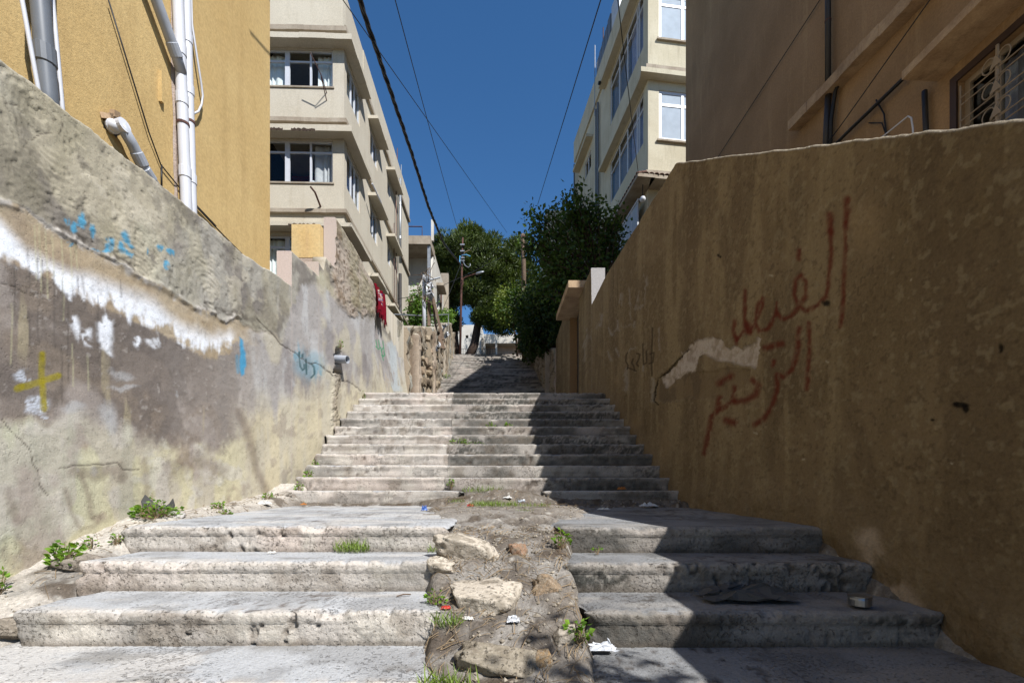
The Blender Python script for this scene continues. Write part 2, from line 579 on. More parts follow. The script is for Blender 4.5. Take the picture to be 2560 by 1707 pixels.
def ramp(y):
    return interp(y, [(-6, -0.22 - 0.4 * 9.02), (3.02, -0.22), (5.4, -0.141), (8.88, 1.9), (14.3, 1.97), (YTOP, ZTOP), (45, 13.6), (62, 18.7), (400, 21)])


# ================================================================ SETTING
# ---- ground: one sheet under everything out to the horizon
ys = np.concatenate([np.array([-400, -60, -12, -6, -3]), np.linspace(-1.5, 34, 72), np.array([38, 42, 45, 52, 60, 100, 200, 400.])])
xs = np.concatenate([np.array([-400, -150, -60, -30, -15, -8]), np.linspace(-5, 5, 9), np.array([8, 15, 30, 60, 150, 400.])])
gx, gy = np.meshgrid(xs, ys)
gz = ramp(gy) - 0.40 + 0.05 * (fbm(gx * .8, gy * .8, seed=3) - .5)
gz = np.where(gy > YTOP + 0.2, ramp(gy) - 0.03, gz)
mb = MB(); mb.grid(np.stack([gx, gy, gz], -1))
gc = mix(np.tile(lin(150, 135, 112), gx.shape + (1,)), lin(120, 104, 84), fbm(gx, gy, seed=5))
tag(make(mb, 'ground', M['dirt'], smooth=True, col=gc), kind='structure')

# ---- earth of the broken gutter between the lower steps, the landing and the foot of the left wall
gxs = np.arange(-3.15, 2.25, 0.021); gys = np.concatenate([np.arange(-1.4, 1.1, 0.06), np.arange(1.1, 5.75, 0.019)])
gx, gy = np.meshgrid(gxs, gys)
nlow = fbm(gx * 2.2, gy * 2.2, seed=11); nmid = fbm(gx * 9, gy * 9, seed=12); nhi = fbm(gx * 30, gy * 30, oct=3, seed=13)


def dirt_height(gx, gy, nlow, nmid, nhi):
    rz = ramp(gy)
    wob = (nlow - .5) * .12
    lb = interp(gy, [(1.3, -.35), (1.75, -.35), (2.17, -.39), (2.6, -.45), (3.0, -.47)])
    gap = sstep(-.09, .03, gx + wob * .6 - lb) * (1 - sstep(.33, .45, gx + wob))
    left = 1 - sstep(-2.62, -2.42, gx + wob)
    lz = rz + interp(gy, [(0, -.16), (2.2, -.15), (3.0, -.12), (3.5, .02), (4.6, .05), (5.4, .13), (6, .0)])
    right = sstep(1.95, 2.08, gx + wob)
    z = rz - 0.32
    z = z * (1 - gap) + (rz - .055) * gap
    lan = sstep(3.05, 3.35, gy + wob) * (1 - sstep(5.38, 5.5, gy))
    cen = 1 - sstep(.75, 1.15, np.sqrt(((gx + .02) / .85) ** 2 + ((gy - 4.75) / 1.35) ** 2) + (nmid - .5) * .5)
    back = sstep(5.0, 5.35, gy + (nmid - .5) * .5)
    lmask = np.maximum(cen, back * (.35 + .55 * sstep(-1.3, -.8, gx)))
    z = z * (1 - lan) + (rz - .05 + .075 * lmask + .05 * back) * lan
    z = z * (1 - left) + lz * left
    z = z * (1 - right) + (rz - .10) * right
    mound = np.exp(-(((gx + .1) / .45) ** 2 + ((gy - 5.45) / .25) ** 2)) * .12
    z = z + mound * (gy < 5.7)
    amp = gap * (1 - lan) + left * .8 + .35 * lan * lmask + right
    return z + (nlow - .5) * .07 * amp + (nmid - .5) * .05 * amp + (nhi - .5) * .022 * (amp + .2), gap, left, lan, lmask


gz, gap, left, lan, lmask = dirt_height(gx, gy, nlow, nmid, nhi)
mb = MB(); mb.grid(np.stack([gx, gy, gz], -1))
dc = np.tile(lin(158, 152, 144) * 1.08, gx.shape + (1,))
dc = mix(dc, lin(126, 117, 107) * .95, sstep(.45, .65, nmid))
dc = mix(dc, lin(168, 158, 146) * .85, sstep(.5, .7, nlow) * .7)
dc = mix(dc, lin(206, 197, 184) * 1.15, left * sstep(.22, .5, nlow + .3 * (nmid - .5)))
dc = mix(dc, lin(98, 84, 70) * .9, sstep(.6, .78, fbm(gx * 5, gy * 5, seed=21)) * .8)
dc = mix(dc, lin(104, 90, 74) * .85, sstep(4.95, 5.25, gy) * .5 * (1 - left))
dc = mix(dc, lin(215, 208, 196) * .8, sstep(.74, .8, fbm(gx * 26, gy * 26, oct=2, seed=23)) * .9)
tag(make(mb, 'dirt_path', M['dirt'], smooth=True, col=dc), kind='structure')


def dirt_z(x, y):
    a = np.array([[x]]); b = np.array([[y]])
    n1 = fbm(a * 2.2, b * 2.2, seed=11); n2 = fbm(a * 9, b * 9, seed=12); n3 = fbm(a * 30, b * 30, oct=3, seed=13)
    return float(dirt_height(a, b, n1, n2, n3)[0][0, 0])


# ---- the stairway: every step (and each half of a cracked step) a piece of its own
stairway = thing('stairway', (0, 3, -0.3), kind='structure')


def step(x0, x1, yf, zt, rise, depth, seed, dx=0.018, nr=9, nt=10, rough=1.0, endl=0.05, endr=0.05, dirty=0.5, skew=0.0, pink=0.5, tilt=0.0, dk=1.0):
    xs = np.linspace(x0, x1, max(6, int((x1 - x0) / dx)))
    rr = 0.013
    prof = []                                             # (y offset, z offset, ny, nz, where) where 0 riser .. 1 tread
    for t in np.linspace(0, 1, nr):
        prof.append((0, -rise - .06 + t * (rise + .06 - rr), -1, 0, 0))
    for a in (25, 50, 75):
        a = math.radians(a)
        prof.append((rr - rr * math.cos(a), -rr + rr * math.sin(a), -math.cos(a), math.sin(a), .5))
    tt = np.linspace(0, 1, nt) ** 1.35
    for t in tt:
        prof.append((rr + t * (depth - rr), 0, 0, 1, 1))
    prof = np.array(prof)
    X, PI = np.meshgrid(xs, np.arange(len(prof)))         # (rows, cols)
    Yo = prof[PI, 0]; Zo = prof[PI, 1]; NY = prof[PI, 2]; NZ = prof[PI, 3]; W = prof[PI, 4]
    # rounding of the ends
    e = np.minimum(np.where(endl > 0, (X - x0) / max(endl, 1e-3), 9), np.where(endr > 0, (x1 - X) / max(endr, 1e-3), 9))
    er = np.clip(1 - e, 0, 1); er = (1 - np.sqrt(np.clip(1 - er ** 2, 0, 1)))
    ragged = (fbm(Zo * 14 + seed, yf * 3 + Yo * 6, oct=3, seed=seed) - .5) * .10 * rough
    Y = yf + Yo + er * .05 * (1 - W * .6) + skew * (X - x0)
    Z = zt + Zo - er * .025 * W + tilt * np.maximum(Yo - rr, 0)
    Xe = X + ragged * (np.clip(1 - e * .35, 0, 1)) * np.where(X > (x0 + x1) / 2, 1, -1)
    s = seed * 3.17
    n0 = fbm(X * 1.3 + s, yf + W * .3, oct=3, seed=seed)
    n1 = fbm(X * 4.5 + s, Y * 4.5, Z * 4.5, oct=4, seed=seed + 1)
    n2 = fbm(X * 19 + s, Y * 19, Z * 19, oct=3, seed=seed + 2)
    pit = sstep(.60, .74, fbm(X * 26 + s, Z * 26 + Y * 9, Y * 26, oct=2, seed=seed + 3)) * sstep(.5, .66, fbm(X * 2.0 + s, Z * 3, Y, oct=2, seed=seed + 4))
    chipn = sstep(.56, .74, fbm(X * 6 + s, yf * np.ones_like(X), oct=5, seed=seed + 5, gain=.62))
    nose = np.exp(-((Zo) / .035) ** 2) * np.exp(-(Yo / .04) ** 2)
    n3 = fbm(X * 44 + s, Z * 44, Y * 44, oct=2, seed=seed + 12)
    bump = (n0 - .5) * .016 + (n1 - .5) * .011 + (n2 - .5) * .011 + (n3 - .5) * .009
    bump = bump * np.where(W > .9, .42, 1.0) * rough - pit * .02 * rough * np.where(W > .9, .25, 1)
    chip = chipn * nose * .024 * rough
    Y = Y + NY * bump + chip * .8
    Z = Z + NZ * bump * .8 - chip * .8
    # mouldings left by the formwork: a lip a hand below the nose
    lip = np.where((Zo > -.05 - .012 * n1) & (W < .4), .012, 0) * sstep(.38, .46, fbm(X * .8 + s, yf, oct=2, seed=seed + 9))
    Y = Y - lip
    P = np.stack([Xe, Y, Z], -1)
    mb = MB()
    k = mb.grid(P, flip=False)
    nrow, ncol = X.shape
    # ends, back and bottom
    for ci, fl in ((0, False), (ncol - 1, True)):
        col = [k + r * ncol + ci for r in range(nrow)]
        b0 = len(mb.v)
        mb.v.append((P[-1, ci, 0], yf + depth, zt - rise - .06))
        loop = col + [b0]
        mb.f.append(tuple(loop if fl else loop[::-1]))
    # colour
    tread = np.tile(lin(198, 199, 200) * .86, X.shape + (1,))
    tread = mix(tread, lin(178, 178, 178) * .84, sstep(.45, .62, n1))
    tread = mix(tread, lin(210, 205, 198) * .92, sstep(.52, .68, fbm(X * 1.5 + s, Y * 6, oct=5, seed=seed + 6)) * .7)
    tread = mix(tread, lin(146, 142, 136) * .8, sstep(.6, .74, fbm(X * 3 + s, Y * 8, oct=5, seed=seed + 16)) * .6)
    riser = np.tile(lin(198, 190, 180) * .98, X.shape + (1,))
    riser = mix(riser, lin(208, 188, 174) * .98, sstep(.4, .65, n0) * pink)
    riser = mix(riser, lin(214, 206, 192) * .95, sstep(.5, .68, n1) * .7)
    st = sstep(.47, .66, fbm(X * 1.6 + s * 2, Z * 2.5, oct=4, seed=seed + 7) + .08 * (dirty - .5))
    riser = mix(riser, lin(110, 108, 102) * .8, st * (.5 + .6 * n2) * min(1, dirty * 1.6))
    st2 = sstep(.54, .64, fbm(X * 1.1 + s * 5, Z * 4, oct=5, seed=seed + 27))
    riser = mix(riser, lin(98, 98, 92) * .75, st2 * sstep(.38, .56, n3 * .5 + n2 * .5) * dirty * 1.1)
    hl = sstep(.55, .62, fbm(X * 1.2 + s, Zo * 60, oct=3, seed=seed + 28))
    riser = mix(riser, lin(134, 124, 112) * .8, hl * .35 * sstep(.4, .6, n1))
    riser = mix(riser, lin(140, 126, 110) * .8, sstep(.55, .75, fbm(X * 6 + s, Z * 8, oct=3, seed=seed + 8)) * .5)
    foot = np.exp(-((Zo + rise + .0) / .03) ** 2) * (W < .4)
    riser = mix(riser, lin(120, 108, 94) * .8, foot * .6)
    c = riser * (1 - W[..., None]) + tread * W[..., None]
    c = mix(c, lin(112, 98, 86) * .75, pit * .7)
    c = mix(c, lin(214, 204, 192) * .9, nose * sstep(.4, .6, n2) * .6)
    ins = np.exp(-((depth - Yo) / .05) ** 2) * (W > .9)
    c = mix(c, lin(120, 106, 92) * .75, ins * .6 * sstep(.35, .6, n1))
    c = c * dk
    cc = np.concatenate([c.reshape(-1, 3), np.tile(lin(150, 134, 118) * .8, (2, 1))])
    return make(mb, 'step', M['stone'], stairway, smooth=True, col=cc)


def lowx(k):      # ends of the two halves of the lower steps, from the photo
    l0 = [-2.62, -2.50, -2.40, -2.45, -2.5][min(k, 4)]
    l1 = [-.43, -.42, -.36, -.32, -.36][min(k, 4)]
    r0 = [.30, .30, .36, .33, .3][min(k, 4)]
    return l0, l1, r0


for k, (yf, zt) in enumerate(LOW):
    l0, l1, r0 = lowx(k)
    dep = 2.42 if k == 0 else T1 + .10
    near = k < 5
    dxx = .0095 if near else .06
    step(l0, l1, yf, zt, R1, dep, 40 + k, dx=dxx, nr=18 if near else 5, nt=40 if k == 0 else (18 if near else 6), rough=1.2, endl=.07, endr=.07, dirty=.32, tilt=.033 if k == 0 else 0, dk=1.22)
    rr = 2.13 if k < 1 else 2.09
    step(r0, rr, yf + .015, zt - .01, R1, dep, 60 + k, dx=dxx, nr=18 if near else 5, nt=40 if k == 0 else (18 if near else 6), rough=.95, endl=.09, endr=.04, dirty=.85, pink=.15, tilt=.033 if k == 0 else 0, dk=.70)  # greyer right half; dk also darkens its colour to deepen the wall's shadow

for k, (yf, zt) in enumerate(UP):
    x0 = float(xl(yf)) - .02 + [.22, .22, .18, .16, .12, .05, .04, .02, 0, 0, 0, 0][k]
    x1 = float(xr(yf)) + .03
    xm = -.78 - .028 * k + R.uniform(-.04, .04)
    dep = T2 + .07 if k < 11 else 5.6
    if k == 0:
        step(x0, -.62, yf, zt, R2, dep, 80, nr=9, nt=7, rough=1.0, endr=.2, dirty=.4, dk=1.16)
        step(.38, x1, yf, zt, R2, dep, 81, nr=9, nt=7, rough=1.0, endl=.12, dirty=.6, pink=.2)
    else:
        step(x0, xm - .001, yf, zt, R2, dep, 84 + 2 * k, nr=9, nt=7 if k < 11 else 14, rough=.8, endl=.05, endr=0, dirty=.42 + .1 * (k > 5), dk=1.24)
        step(xm - .012, x1, yf + R.uniform(-.008, .008), zt + R.uniform(-.008, .004), R2, dep, 85 + 2 * k, nr=9, nt=7 if k < 11 else 14, rough=.8, endl=0, endr=.03, dirty=.8, pink=.3, dk=.88)  # right half greyer, its shade deepened in the colour through dk

for k, (yf, zt) in enumerate(TOP):
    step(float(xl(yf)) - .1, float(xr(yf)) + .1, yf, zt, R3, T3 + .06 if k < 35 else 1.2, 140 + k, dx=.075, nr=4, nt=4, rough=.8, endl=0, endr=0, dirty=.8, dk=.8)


# ================================================================ WALLS BESIDE THE STEPS
def sheet(name, parent, cols, base, top, xf, side, nz, colf, dispf, mat, thick=.28, rim=.02, capcol=None, rimn=.006):
    """a masonry wall seen from the alley: face towards `side`, rounded top, body behind, both ends closed.
    PX, PY are image pixel coordinates (column, row, as seen from the camera) that only say where paint and damage sit on the wall itself"""
    d = np.asarray(cols, float)
    zb = np.array([base(q) for q in d]); zt = np.array([top(q) for q in d])
    zt = zt + (fbm(d * 6, d * 0, oct=4, seed=77) - .5) * rimn * 6
    v = np.linspace(0, 1, nz)
    Dm = d[:, None] + np.zeros(nz)[None, :]
    Zm = zb[:, None] + (zt - rim - zb)[:, None] * v[None, :]
    x0 = np.array([xf(q) for q in d])[:, None]
    PX = CXP + F * x0 / np.maximum(Dm, .3) + 0 * Zm
    PY = HYP - F * Zm / np.maximum(Dm, .3)
    col = colf(PX, PY, Dm, Zm)
    disp = dispf(PX, PY, Dm, Zm)
    Xm = x0 + side * disp
    rows = [np.stack([Xm, Dm, Zm], -1)]
    cl = [col]
    # rounded rim, top and back
    last = rows[0][:, -1, :]
    for a in (35, 65, 90):
        a = math.radians(a)
        jig = (fbm(d * 40, d * 0 + a, oct=2, seed=5) - .5) * rimn * 2
        q = last.copy(); q[:, 0] -= side * rim * (1 - math.cos(a)); q[:, 2] += rim * math.sin(a) + jig
        rows.append(q[:, None, :]); cl.append(mix(col[:, -1:, :], lin(200, 190, 172) * .9, np.full((len(d), 1), .55)))
    q = rows[-1][:, 0, :].copy(); q[:, 0] = x0[:, 0] - side * thick
    rows.append(q[:, None, :]); cl.append(cl[-1])
    q2 = q.copy(); q2[:, 2] = zb
    rows.append(q2[:, None, :]); cl.append(cl[-1])
    P = np.concatenate(rows, 1); CC = np.concatenate(cl, 1)
    mb = MB()
    k = mb.grid(P, flip=(side < 0))
    m = P.shape[1]
    cols_ = CC.reshape(-1, 3)
    extra = []
    cc = lin(205, 186, 172) if capcol is None else capcol
    for i, fl in ((0, side > 0), (len(d) - 1, side < 0)):
        ring = P[i]
        b0 = len(mb.v)
        mb.v.extend(map(tuple, ring)); extra.append(np.tile(cc, (m, 1)))
        idx = list(range(b0, b0 + m))
        mb.f.append(tuple(idx if fl else idx[::-1]))
    o = make(mb, name, mat, parent, smooth=True, col=np.concatenate([cols_] + extra))
    # keep the two end caps flat
    me = o.data
    me.polygons[len(me.polygons) - 1].use_smooth = False
    me.polygons[len(me.polygons) - 2].use_smooth = False
    return o


# ---- left: stained plaster wall
RIDGE = [(-200, 470), (0, 510), (57, 519), (134, 573), (191, 599), (249, 634), (281, 645), (332, 682), (383, 710), (421, 730), (478, 765), (561, 795), (600, 800), (647, 825), (700, 854), (770, 885), (1400, 1200)]
STOP = [(-400, 300), (-100, 440), (0, 555), (65, 631), (163, 680), (228, 690), (327, 729), (392, 762), (457, 816), (522, 838), (582, 838), (600, 855)]
SBOT = [(-400, 450), (-100, 590), (0, 653), (109, 697), (174, 740), (218, 762), (294, 784), (370, 811), (435, 842), (490, 875), (544, 890), (580, 872), (600, 860)]
BBOT = [(-300, 1070), (0, 1050), (100, 1060), (200, 1045), (300, 1085), (420, 1110), (520, 1125), (600, 1100), (680, 1010), (740, 930)]
CRACKS_L = [[(4, 1046), (28, 1081), (56, 1106), (75, 1131), (79, 1159), (95, 1176), (98, 1211), (119, 1239)],
            [(0, 716), (30, 722), (60, 735), (90, 738)],
            [(640, 795), (700, 862), (733, 878), (770, 905), (800, 915), (822, 935), (846, 950), (880, 958), (900, 974)],
            [(808, 918), (818, 930), (830, 940)],
            [(146, 1170), (200, 1165), (250, 1162), (290, 1150), (306, 1170), (350, 1172)],
            [(10, 262), (40, 258)], [(150, 330), (158, 300)], [(70, 350), (100, 330), (130, 325)]]
HOLE = [(837, 885), (843, 866), (849, 872), (851, 884), (846, 912), (852, 934), (834, 933), (838, 912)]
WSTUC = [(836, 545), (938, 712), (950, 800), (930, 792), (905, 783), (868, 784), (838, 747), (832, 700), (835, 610)]


def left_zones(PX, PY, D, Z):
    n1 = fbm(D * 1.6 + 3, Z * 1.6, oct=5, seed=101)
    n2 = fbm(D * 5, Z * 5, oct=5, seed=102)
    n3 = fbm(D * 22, Z * 22, oct=3, seed=103)
    st = fbm(15 * np.log(np.maximum(D, .5)) * 2.2, Z * 1.1, oct=4, seed=104)
    return n1, n2, n3, st


def left_col(PX, PY, D, Z):
    n1, n2, n3, st = left_zones(PX, PY, D, Z)
    px = PX + (n2 - .5) * 26 + (n3 - .5) * 10
    py = PY + (n2 - .5) * 42 + (n3 - .5) * 16 + (n1 - .5) * 30
    k = 1.38
    up = np.tile(lin(178, 166, 143) * k, PX.shape + (1,))
    up = mix(up, lin(184, 175, 152) * k, sstep(.46, .66, n1))
    up = mix(up, lin(164, 157, 146) * k, sstep(.42, .6, fbm(D * .9 + 9, Z * 1.4, oct=4, seed=119)) * .8)
    up = mix(up, lin(126, 117, 108) * k, sstep(.50, .62, fbm(D * 2.3, Z * 2.3, oct=5, seed=110)) * .85)
    up = mix(up, lin(198, 186, 164) * k, sstep(.56, .66, n2) * .55)
    up = mix(up, lin(112, 104, 92) * k, sstep(.6, .75, fbm(D * 8, Z * 8, oct=4, seed=111)) * .5)
    up = mix(up, lin(152, 142, 114) * k, sstep(.5, .7, fbm(D * 3.3, Z * 1.6, oct=4, seed=112)) * .4)
    midz = np.tile(lin(172, 152, 124) * k, PX.shape + (1,))
    midz = mix(midz, lin(186, 168, 142) * k, sstep(.45, .62, n2) * .7)
    midz = mix(midz, lin(146, 126, 106) * k, sstep(.52, .7, n1) * .6)
    brown = np.tile(lin(128, 116, 106) * k, PX.shape + (1,))
    brown = mix(brown, lin(134, 119, 104) * k, sstep(.42, .6, n1) * .7)
    brown = mix(brown, lin(108, 98, 91) * k, sstep(.5, .64, n2) * .6)
    brown = mix(brown, lin(162, 150, 140) * k, sstep(.52, .68, fbm(D * 3.2, Z * 3.2, oct=5, seed=113)) * .7)
    brown = mix(brown, lin(168, 158, 148) * k, sstep(380, 640, PX + (n2 - .5) * 160) * .45)
    brown = mix(brown, lin(172, 158, 128) * k, sstep(.64, .74, st) * sstep(.45, .6, n1) * .6)
    brown = mix(brown, lin(170, 160, 150) * k, sstep(.72, .78, n3) * .5)
    low = np.tile(lin(198, 187, 154) * k, PX.shape + (1,))
    low = mix(low, lin(186, 184, 158) * k, sstep(.42, .6, n1) * (1 - sstep(60, 380, PX)) * .8)
    low = mix(low, lin(206, 198, 182) * k, sstep(.5, .64, n2) * .7)
    low = mix(low, lin(150, 132, 116) * k, sstep(.55, .66, fbm(D * 2.9, Z * 2.9, oct=5, seed=114)) * .75)
    low = mix(low, lin(178, 166, 156) * k, sstep(.5, .6, fbm(D * 4.1, Z * 2.2, oct=5, seed=115)) * .55)
    low = mix(low, lin(148, 148, 128) * k, sstep(.56, .7, st) * .25 * (1 - sstep(200, 700, PX)))
    grey = np.tile(lin(168, 160, 153) * k, PX.shape + (1,))
    grey = mix(grey, lin(186, 181, 176) * k, sstep(.45, .62, st) * .9)
    grey = mix(grey, lin(140, 131, 126) * k, sstep(.52, .68, fbm(D * 1.7, Z * 1.3, oct=5, seed=116)) * .8)
    grey = mix(grey, lin(196, 184, 158) * k, sstep(.58, .7, n1) * .6)
    tan = np.tile(lin(200, 186, 156) * k, PX.shape + (1,))
    tan = mix(tan, lin(190, 180, 162) * k, sstep(.42, .66, st) * .6)
    tan = mix(tan, lin(160, 146, 130) * k, sstep(.58, .7, n2) * .6)
    ridge = interp(px, RIDGE)
    c = up.copy()
    below = sstep(-4, 4, py - ridge)
    c = c * (1 - below[..., None]) + midz * below[..., None]
    sb = interp(px, SBOT)
    bz = sstep(-6, 6, py - sb) * (1 - sstep(585, 700, px + (n1 - .5) * 90))
    c = c * (1 - bz[..., None]) + brown * bz[..., None]
    g = sstep(575, 660, px + (n1 - .5) * 90) * sstep(-8, 14, py - interp(px, [(500, 780), (600, 800), (700, 850), (760, 700), (830, 735), (900, 780), (940, 800), (1040, 900)]))
    c = c * (1 - g[..., None]) + grey * g[..., None]
    bb = interp(px, BBOT)
    lz = sstep(-22, 26, py + (n2 - .5) * 40 + (st - .5) * 60 - bb) * (1 - sstep(600, 720, px))
    c = c * (1 - lz[..., None]) + low * lz[..., None]
    tz = sstep(560, 660, px) * sstep(-40, 50, py + (st - .5) * 170 - interp(px, [(500, 1060), (640, 1000), (760, 985), (850, 950), (960, 930), (1030, 940)]))
    c = c * (1 - tz[..., None]) + tan * tz[..., None]
    # whitewash smear with brushed lower edge
    top = interp(px, STOP); bot = interp(px, SBOT) - 10 + (st - .5) * 40 + (fbm(D * 16, Z * 2, oct=4, seed=120) - .5) * 64 + (n3 - .5) * 30
    w = sstep(-30, 30, PY + (n2 - .5) * 30 - top - 2) * (1 - sstep(-14, 12, PY - bot)) * (1 - sstep(588, 600, px))
    w2 = np.maximum(poly_mask(px, py, [(172, 815), (190, 808), (208, 850), (232, 842), (230, 886), (206, 878), (190, 850)], 10),
                    poly_mask(px, py, [(248, 820), (268, 800), (284, 812), (280, 892), (256, 882), (246, 850)], 10))
    w2 = np.maximum(w2, ell(px, py, 352, 862, 12, 12)); w2 = np.maximum(w2, ell(px, py, 398, 858, 22, 14) * .6)
    w = np.maximum(w, w2 * sstep(.36, .5, n3 * .5 + st * .5))
    w = w * (.84 + .16 * sstep(.34, .52, n3))
    c = mix(c, lin(240, 239, 240) * 1.45, np.clip(w, 0, 1))
    # pale drips over the tan band, dark drips over white and brown
    for xq, y0, y1 in ((86, 565, 700), (97, 560, 730), (113, 570, 745), (130, 590, 690), (153, 600, 800), (175, 600, 720), (188, 600, 675), (26, 760, 910), (217, 890, 975), (178, 860, 965)):
        c = mix(c, lin(196, 190, 150) * k, stroke(px * .3 + PX * .7, PY, [(xq, y0), (xq + 2, y1)], 4, .8) * .38)
    for xq, y0, y1 in ((31, 655, 815), (67, 620, 720), (90, 645, 860), (102, 650, 740), (131, 680, 870), (151, 700, 790), (165, 735, 950), (240, 740, 870), (300, 700, 742), (190, 690, 740), (203, 690, 735), (69, 790, 868), (150, 860, 1010)):
        c = mix(c, lin(92, 84, 78), stroke(px * .3 + PX * .7, PY, [(xq, y0), (xq + 3, y1)], 4.2, .6) * .42)
    # broken edge of the upper render: whitish lime, and the shadow along it painted dark
    rd = PY + (n2 - .5) * 24 - interp(PX, RIDGE)
    ex = (1 - sstep(560, 720, PX))
    c = mix(c, lin(226, 214, 200), np.exp(-((rd - 2 + (n3 - .5) * 30) / 8) ** 2) * sstep(.40, .56, fbm(D * 7, Z * 7, oct=3, seed=121)) * ex)
    c = mix(c, lin(96, 86, 76), np.exp(-((rd + 14 + (n3 - .5) * 20) / 9) ** 2) * sstep(.50, .62, fbm(D * 5, Z * 5, oct=4, seed=122)) * ex * .8)
    # blue paint
    blue = np.zeros(PX.shape)
    for cx, cy, rx, ry in ((201, 545, 11, 23), (183, 562, 8, 18), (166, 545, 7, 9), (228, 567, 7, 18), (270, 598, 12, 20), (263, 616, 9, 9), (308, 606, 15, 20), (322, 625, 11, 12), (398, 622, 9, 7), (424, 631, 10, 9), (413, 668, 6, 13), (242, 618, 14, 4), (170, 602, 9, 5), (365, 632, 2, 9)):
        blue = np.maximum(blue, ell(px, py, cx, cy, rx * 1.05, ry * 1.05, .3))
    blue = blue * sstep(.34, .50, n3 * .6 + n2 * .4)
    c = mix(c, lin(96, 178, 212) * .95, blue * .92)
    b2 = poly_mask(PX + (n3 - .5) * 6, PY, [(600, 842), (608, 850), (617, 905), (612, 935), (603, 940), (600, 905)], 3)
    c = mix(c, lin(88, 176, 216), b2 * .95)
    c = mix(c, lin(110, 178, 206), stroke(PX, PY, [(593, 890), (596, 930)], 8, .8) * .6)
    # blue ground with three dark letters
    b3 = np.clip(ell(px, py, 772, 915, 36, 40, .4) * .5 + ell(px, py, 742, 890, 7, 14) * .6 + ell(px, py, 794, 928, 9, 14) * .5 + ell(px, py, 749, 872, 4, 18) * .5, 0, .75)
    c = mix(c, lin(132, 178, 194), b3 * sstep(.3, .55, n2 + .1))
    for pts in ([(749, 880), (751, 915), (756, 925), (761, 922), (761, 911)], [(757, 886), (757, 892)], [(766, 898), (767, 935)], [(779, 908), (785, 918), (786, 935), (778, 944)]):
        c = mix(c, lin(62, 96, 98), stroke(PX, PY, pts, 4.2, .5) * .85)
    # green word further up
    for pts in ([(945, 842), (946, 859)], [(953, 850), (953, 867)], [(950, 866), (956, 873), (961, 870), (960, 850)], [(964, 868), (967, 900)], [(972, 853), (973, 888), (966, 892)], [(963, 888), (971, 890)], [(970, 870), (964, 878)]):
        c = mix(c, lin(78, 160, 112), stroke(PX, PY, pts, 3.0, .5) * .85)
    for pts in ([(937, 815), (941, 840)], [(943, 812), (946, 836)]):
        c = mix(c, lin(110, 108, 112), stroke(PX, PY, pts, 2.6, .6) * .6)
    # limewash streak and other tall marks
    c = mix(c, lin(214, 218, 216), poly_mask(px, PY, [(987, 858), (1004, 850), (1007, 900), (1002, 930), (1007, 978), (985, 978), (990, 930), (986, 895)], 5) * .85)
    c = mix(c, lin(206, 186, 160), ell(px, py, 970, 950, 4, 16) * .7)
    # bare rough render of the raised part
    ws = poly_mask(px, py, WSTUC, 6)
    stuc = np.tile(lin(196, 178, 160) * 1.05, PX.shape + (1,))
    stuc = mix(stuc, lin(150, 126, 100), sstep(.5, .66, n2) * .7)
    stuc = mix(stuc, lin(120, 96, 74), sstep(.62, .72, n3) * .8)
    stuc = mix(stuc, lin(170, 162, 128), sstep(.5, .66, n1) * .5)
    c = c * (1 - ws[..., None]) + stuc * ws[..., None]
    # yellow cross over two white dabs
    for cx, cy, rx, ry in ((63, 937, 21, 19), (91, 1015, 33, 20), (84, 972, 8, 4), (110, 1042, 8, 4)):
        rings = .55 + .45 * sstep(-.2, .4, np.sin((py - cy) * .75 + (px - cx) * .12))
        c = mix(c, lin(226, 228, 234), ell(px, py, cx, cy, rx, ry, .4) * sstep(.34, .48, n3) * rings)
    for pts, wd in (([(102, 884), (106, 950), (110, 1022)], 15), ([(46, 971), (95, 955), (144, 939)], 17)):
        c = mix(c, lin(172, 155, 36), stroke(PX, PY + (n3 - .5) * 6, pts, wd, .35) * (.72 + .2 * sstep(.4, .6, n3)))
    # other whitish scuffs
    for cx, cy, rx, ry in ((305, 937, 26, 9), (310, 967, 34, 8), (270, 1040, 20, 24), (282, 1065, 14, 26), (185, 1030, 28, 14), (445, 983, 4, 5), (232, 1178, 10, 7), (193, 1180, 3, 8), (730, 956, 4, 6)):
        c = mix(c, lin(206, 202, 198), ell(px, py, cx, cy, rx, ry, .5) * .6)
    # stains with a shape of their own
    for pts, wd, a in (([(595, 1030), (615, 1080), (640, 1180), (664, 1225)], 16, .55), ([(180, 1180), (240, 1185), (295, 1160), (300, 1185)], 22, .5), ([(200, 1190), (220, 1250), (228, 1290)], 12, .5), ([(365, 1150), (372, 1220), (360, 1260)], 16, .45), ([(430, 1170), (500, 1160), (560, 1185)], 26, .45), ([(20, 1240), (38, 1300)], 18, .45), ([(160, 1230), (180, 1290), (200, 1320)], 10, .4)):
        c = mix(c, lin(132, 112, 98), stroke(px, py, pts, wd * 1.3, .9) * a)
    for pts in CRACKS_L:
        c = mix(c, lin(84, 74, 64), stroke(px * .4 + PX * .6, py * .4 + PY * .6, pts, 2.8, .7) * .75)
    # vertical joint below the drain
    jt = stroke(px, PY, [(843, 930), (841, 990), (838, 1080)], 15, .6)
    c = mix(c, lin(176, 160, 138), jt * .8)
    c = mix(c, lin(84, 72, 56), stroke(px, PY, [(845, 935), (845, 1000), (842, 1030)], 5, .8) * sstep(.45, .6, n3) * .9)
    c = mix(c, lin(96, 88, 78), sstep(.66, .76, fbm(D * 34, Z * 34, oct=2, seed=130)) * .2)
    c = c * np.array([.88, .91, .94])
    return np.clip(c, .01, .92)


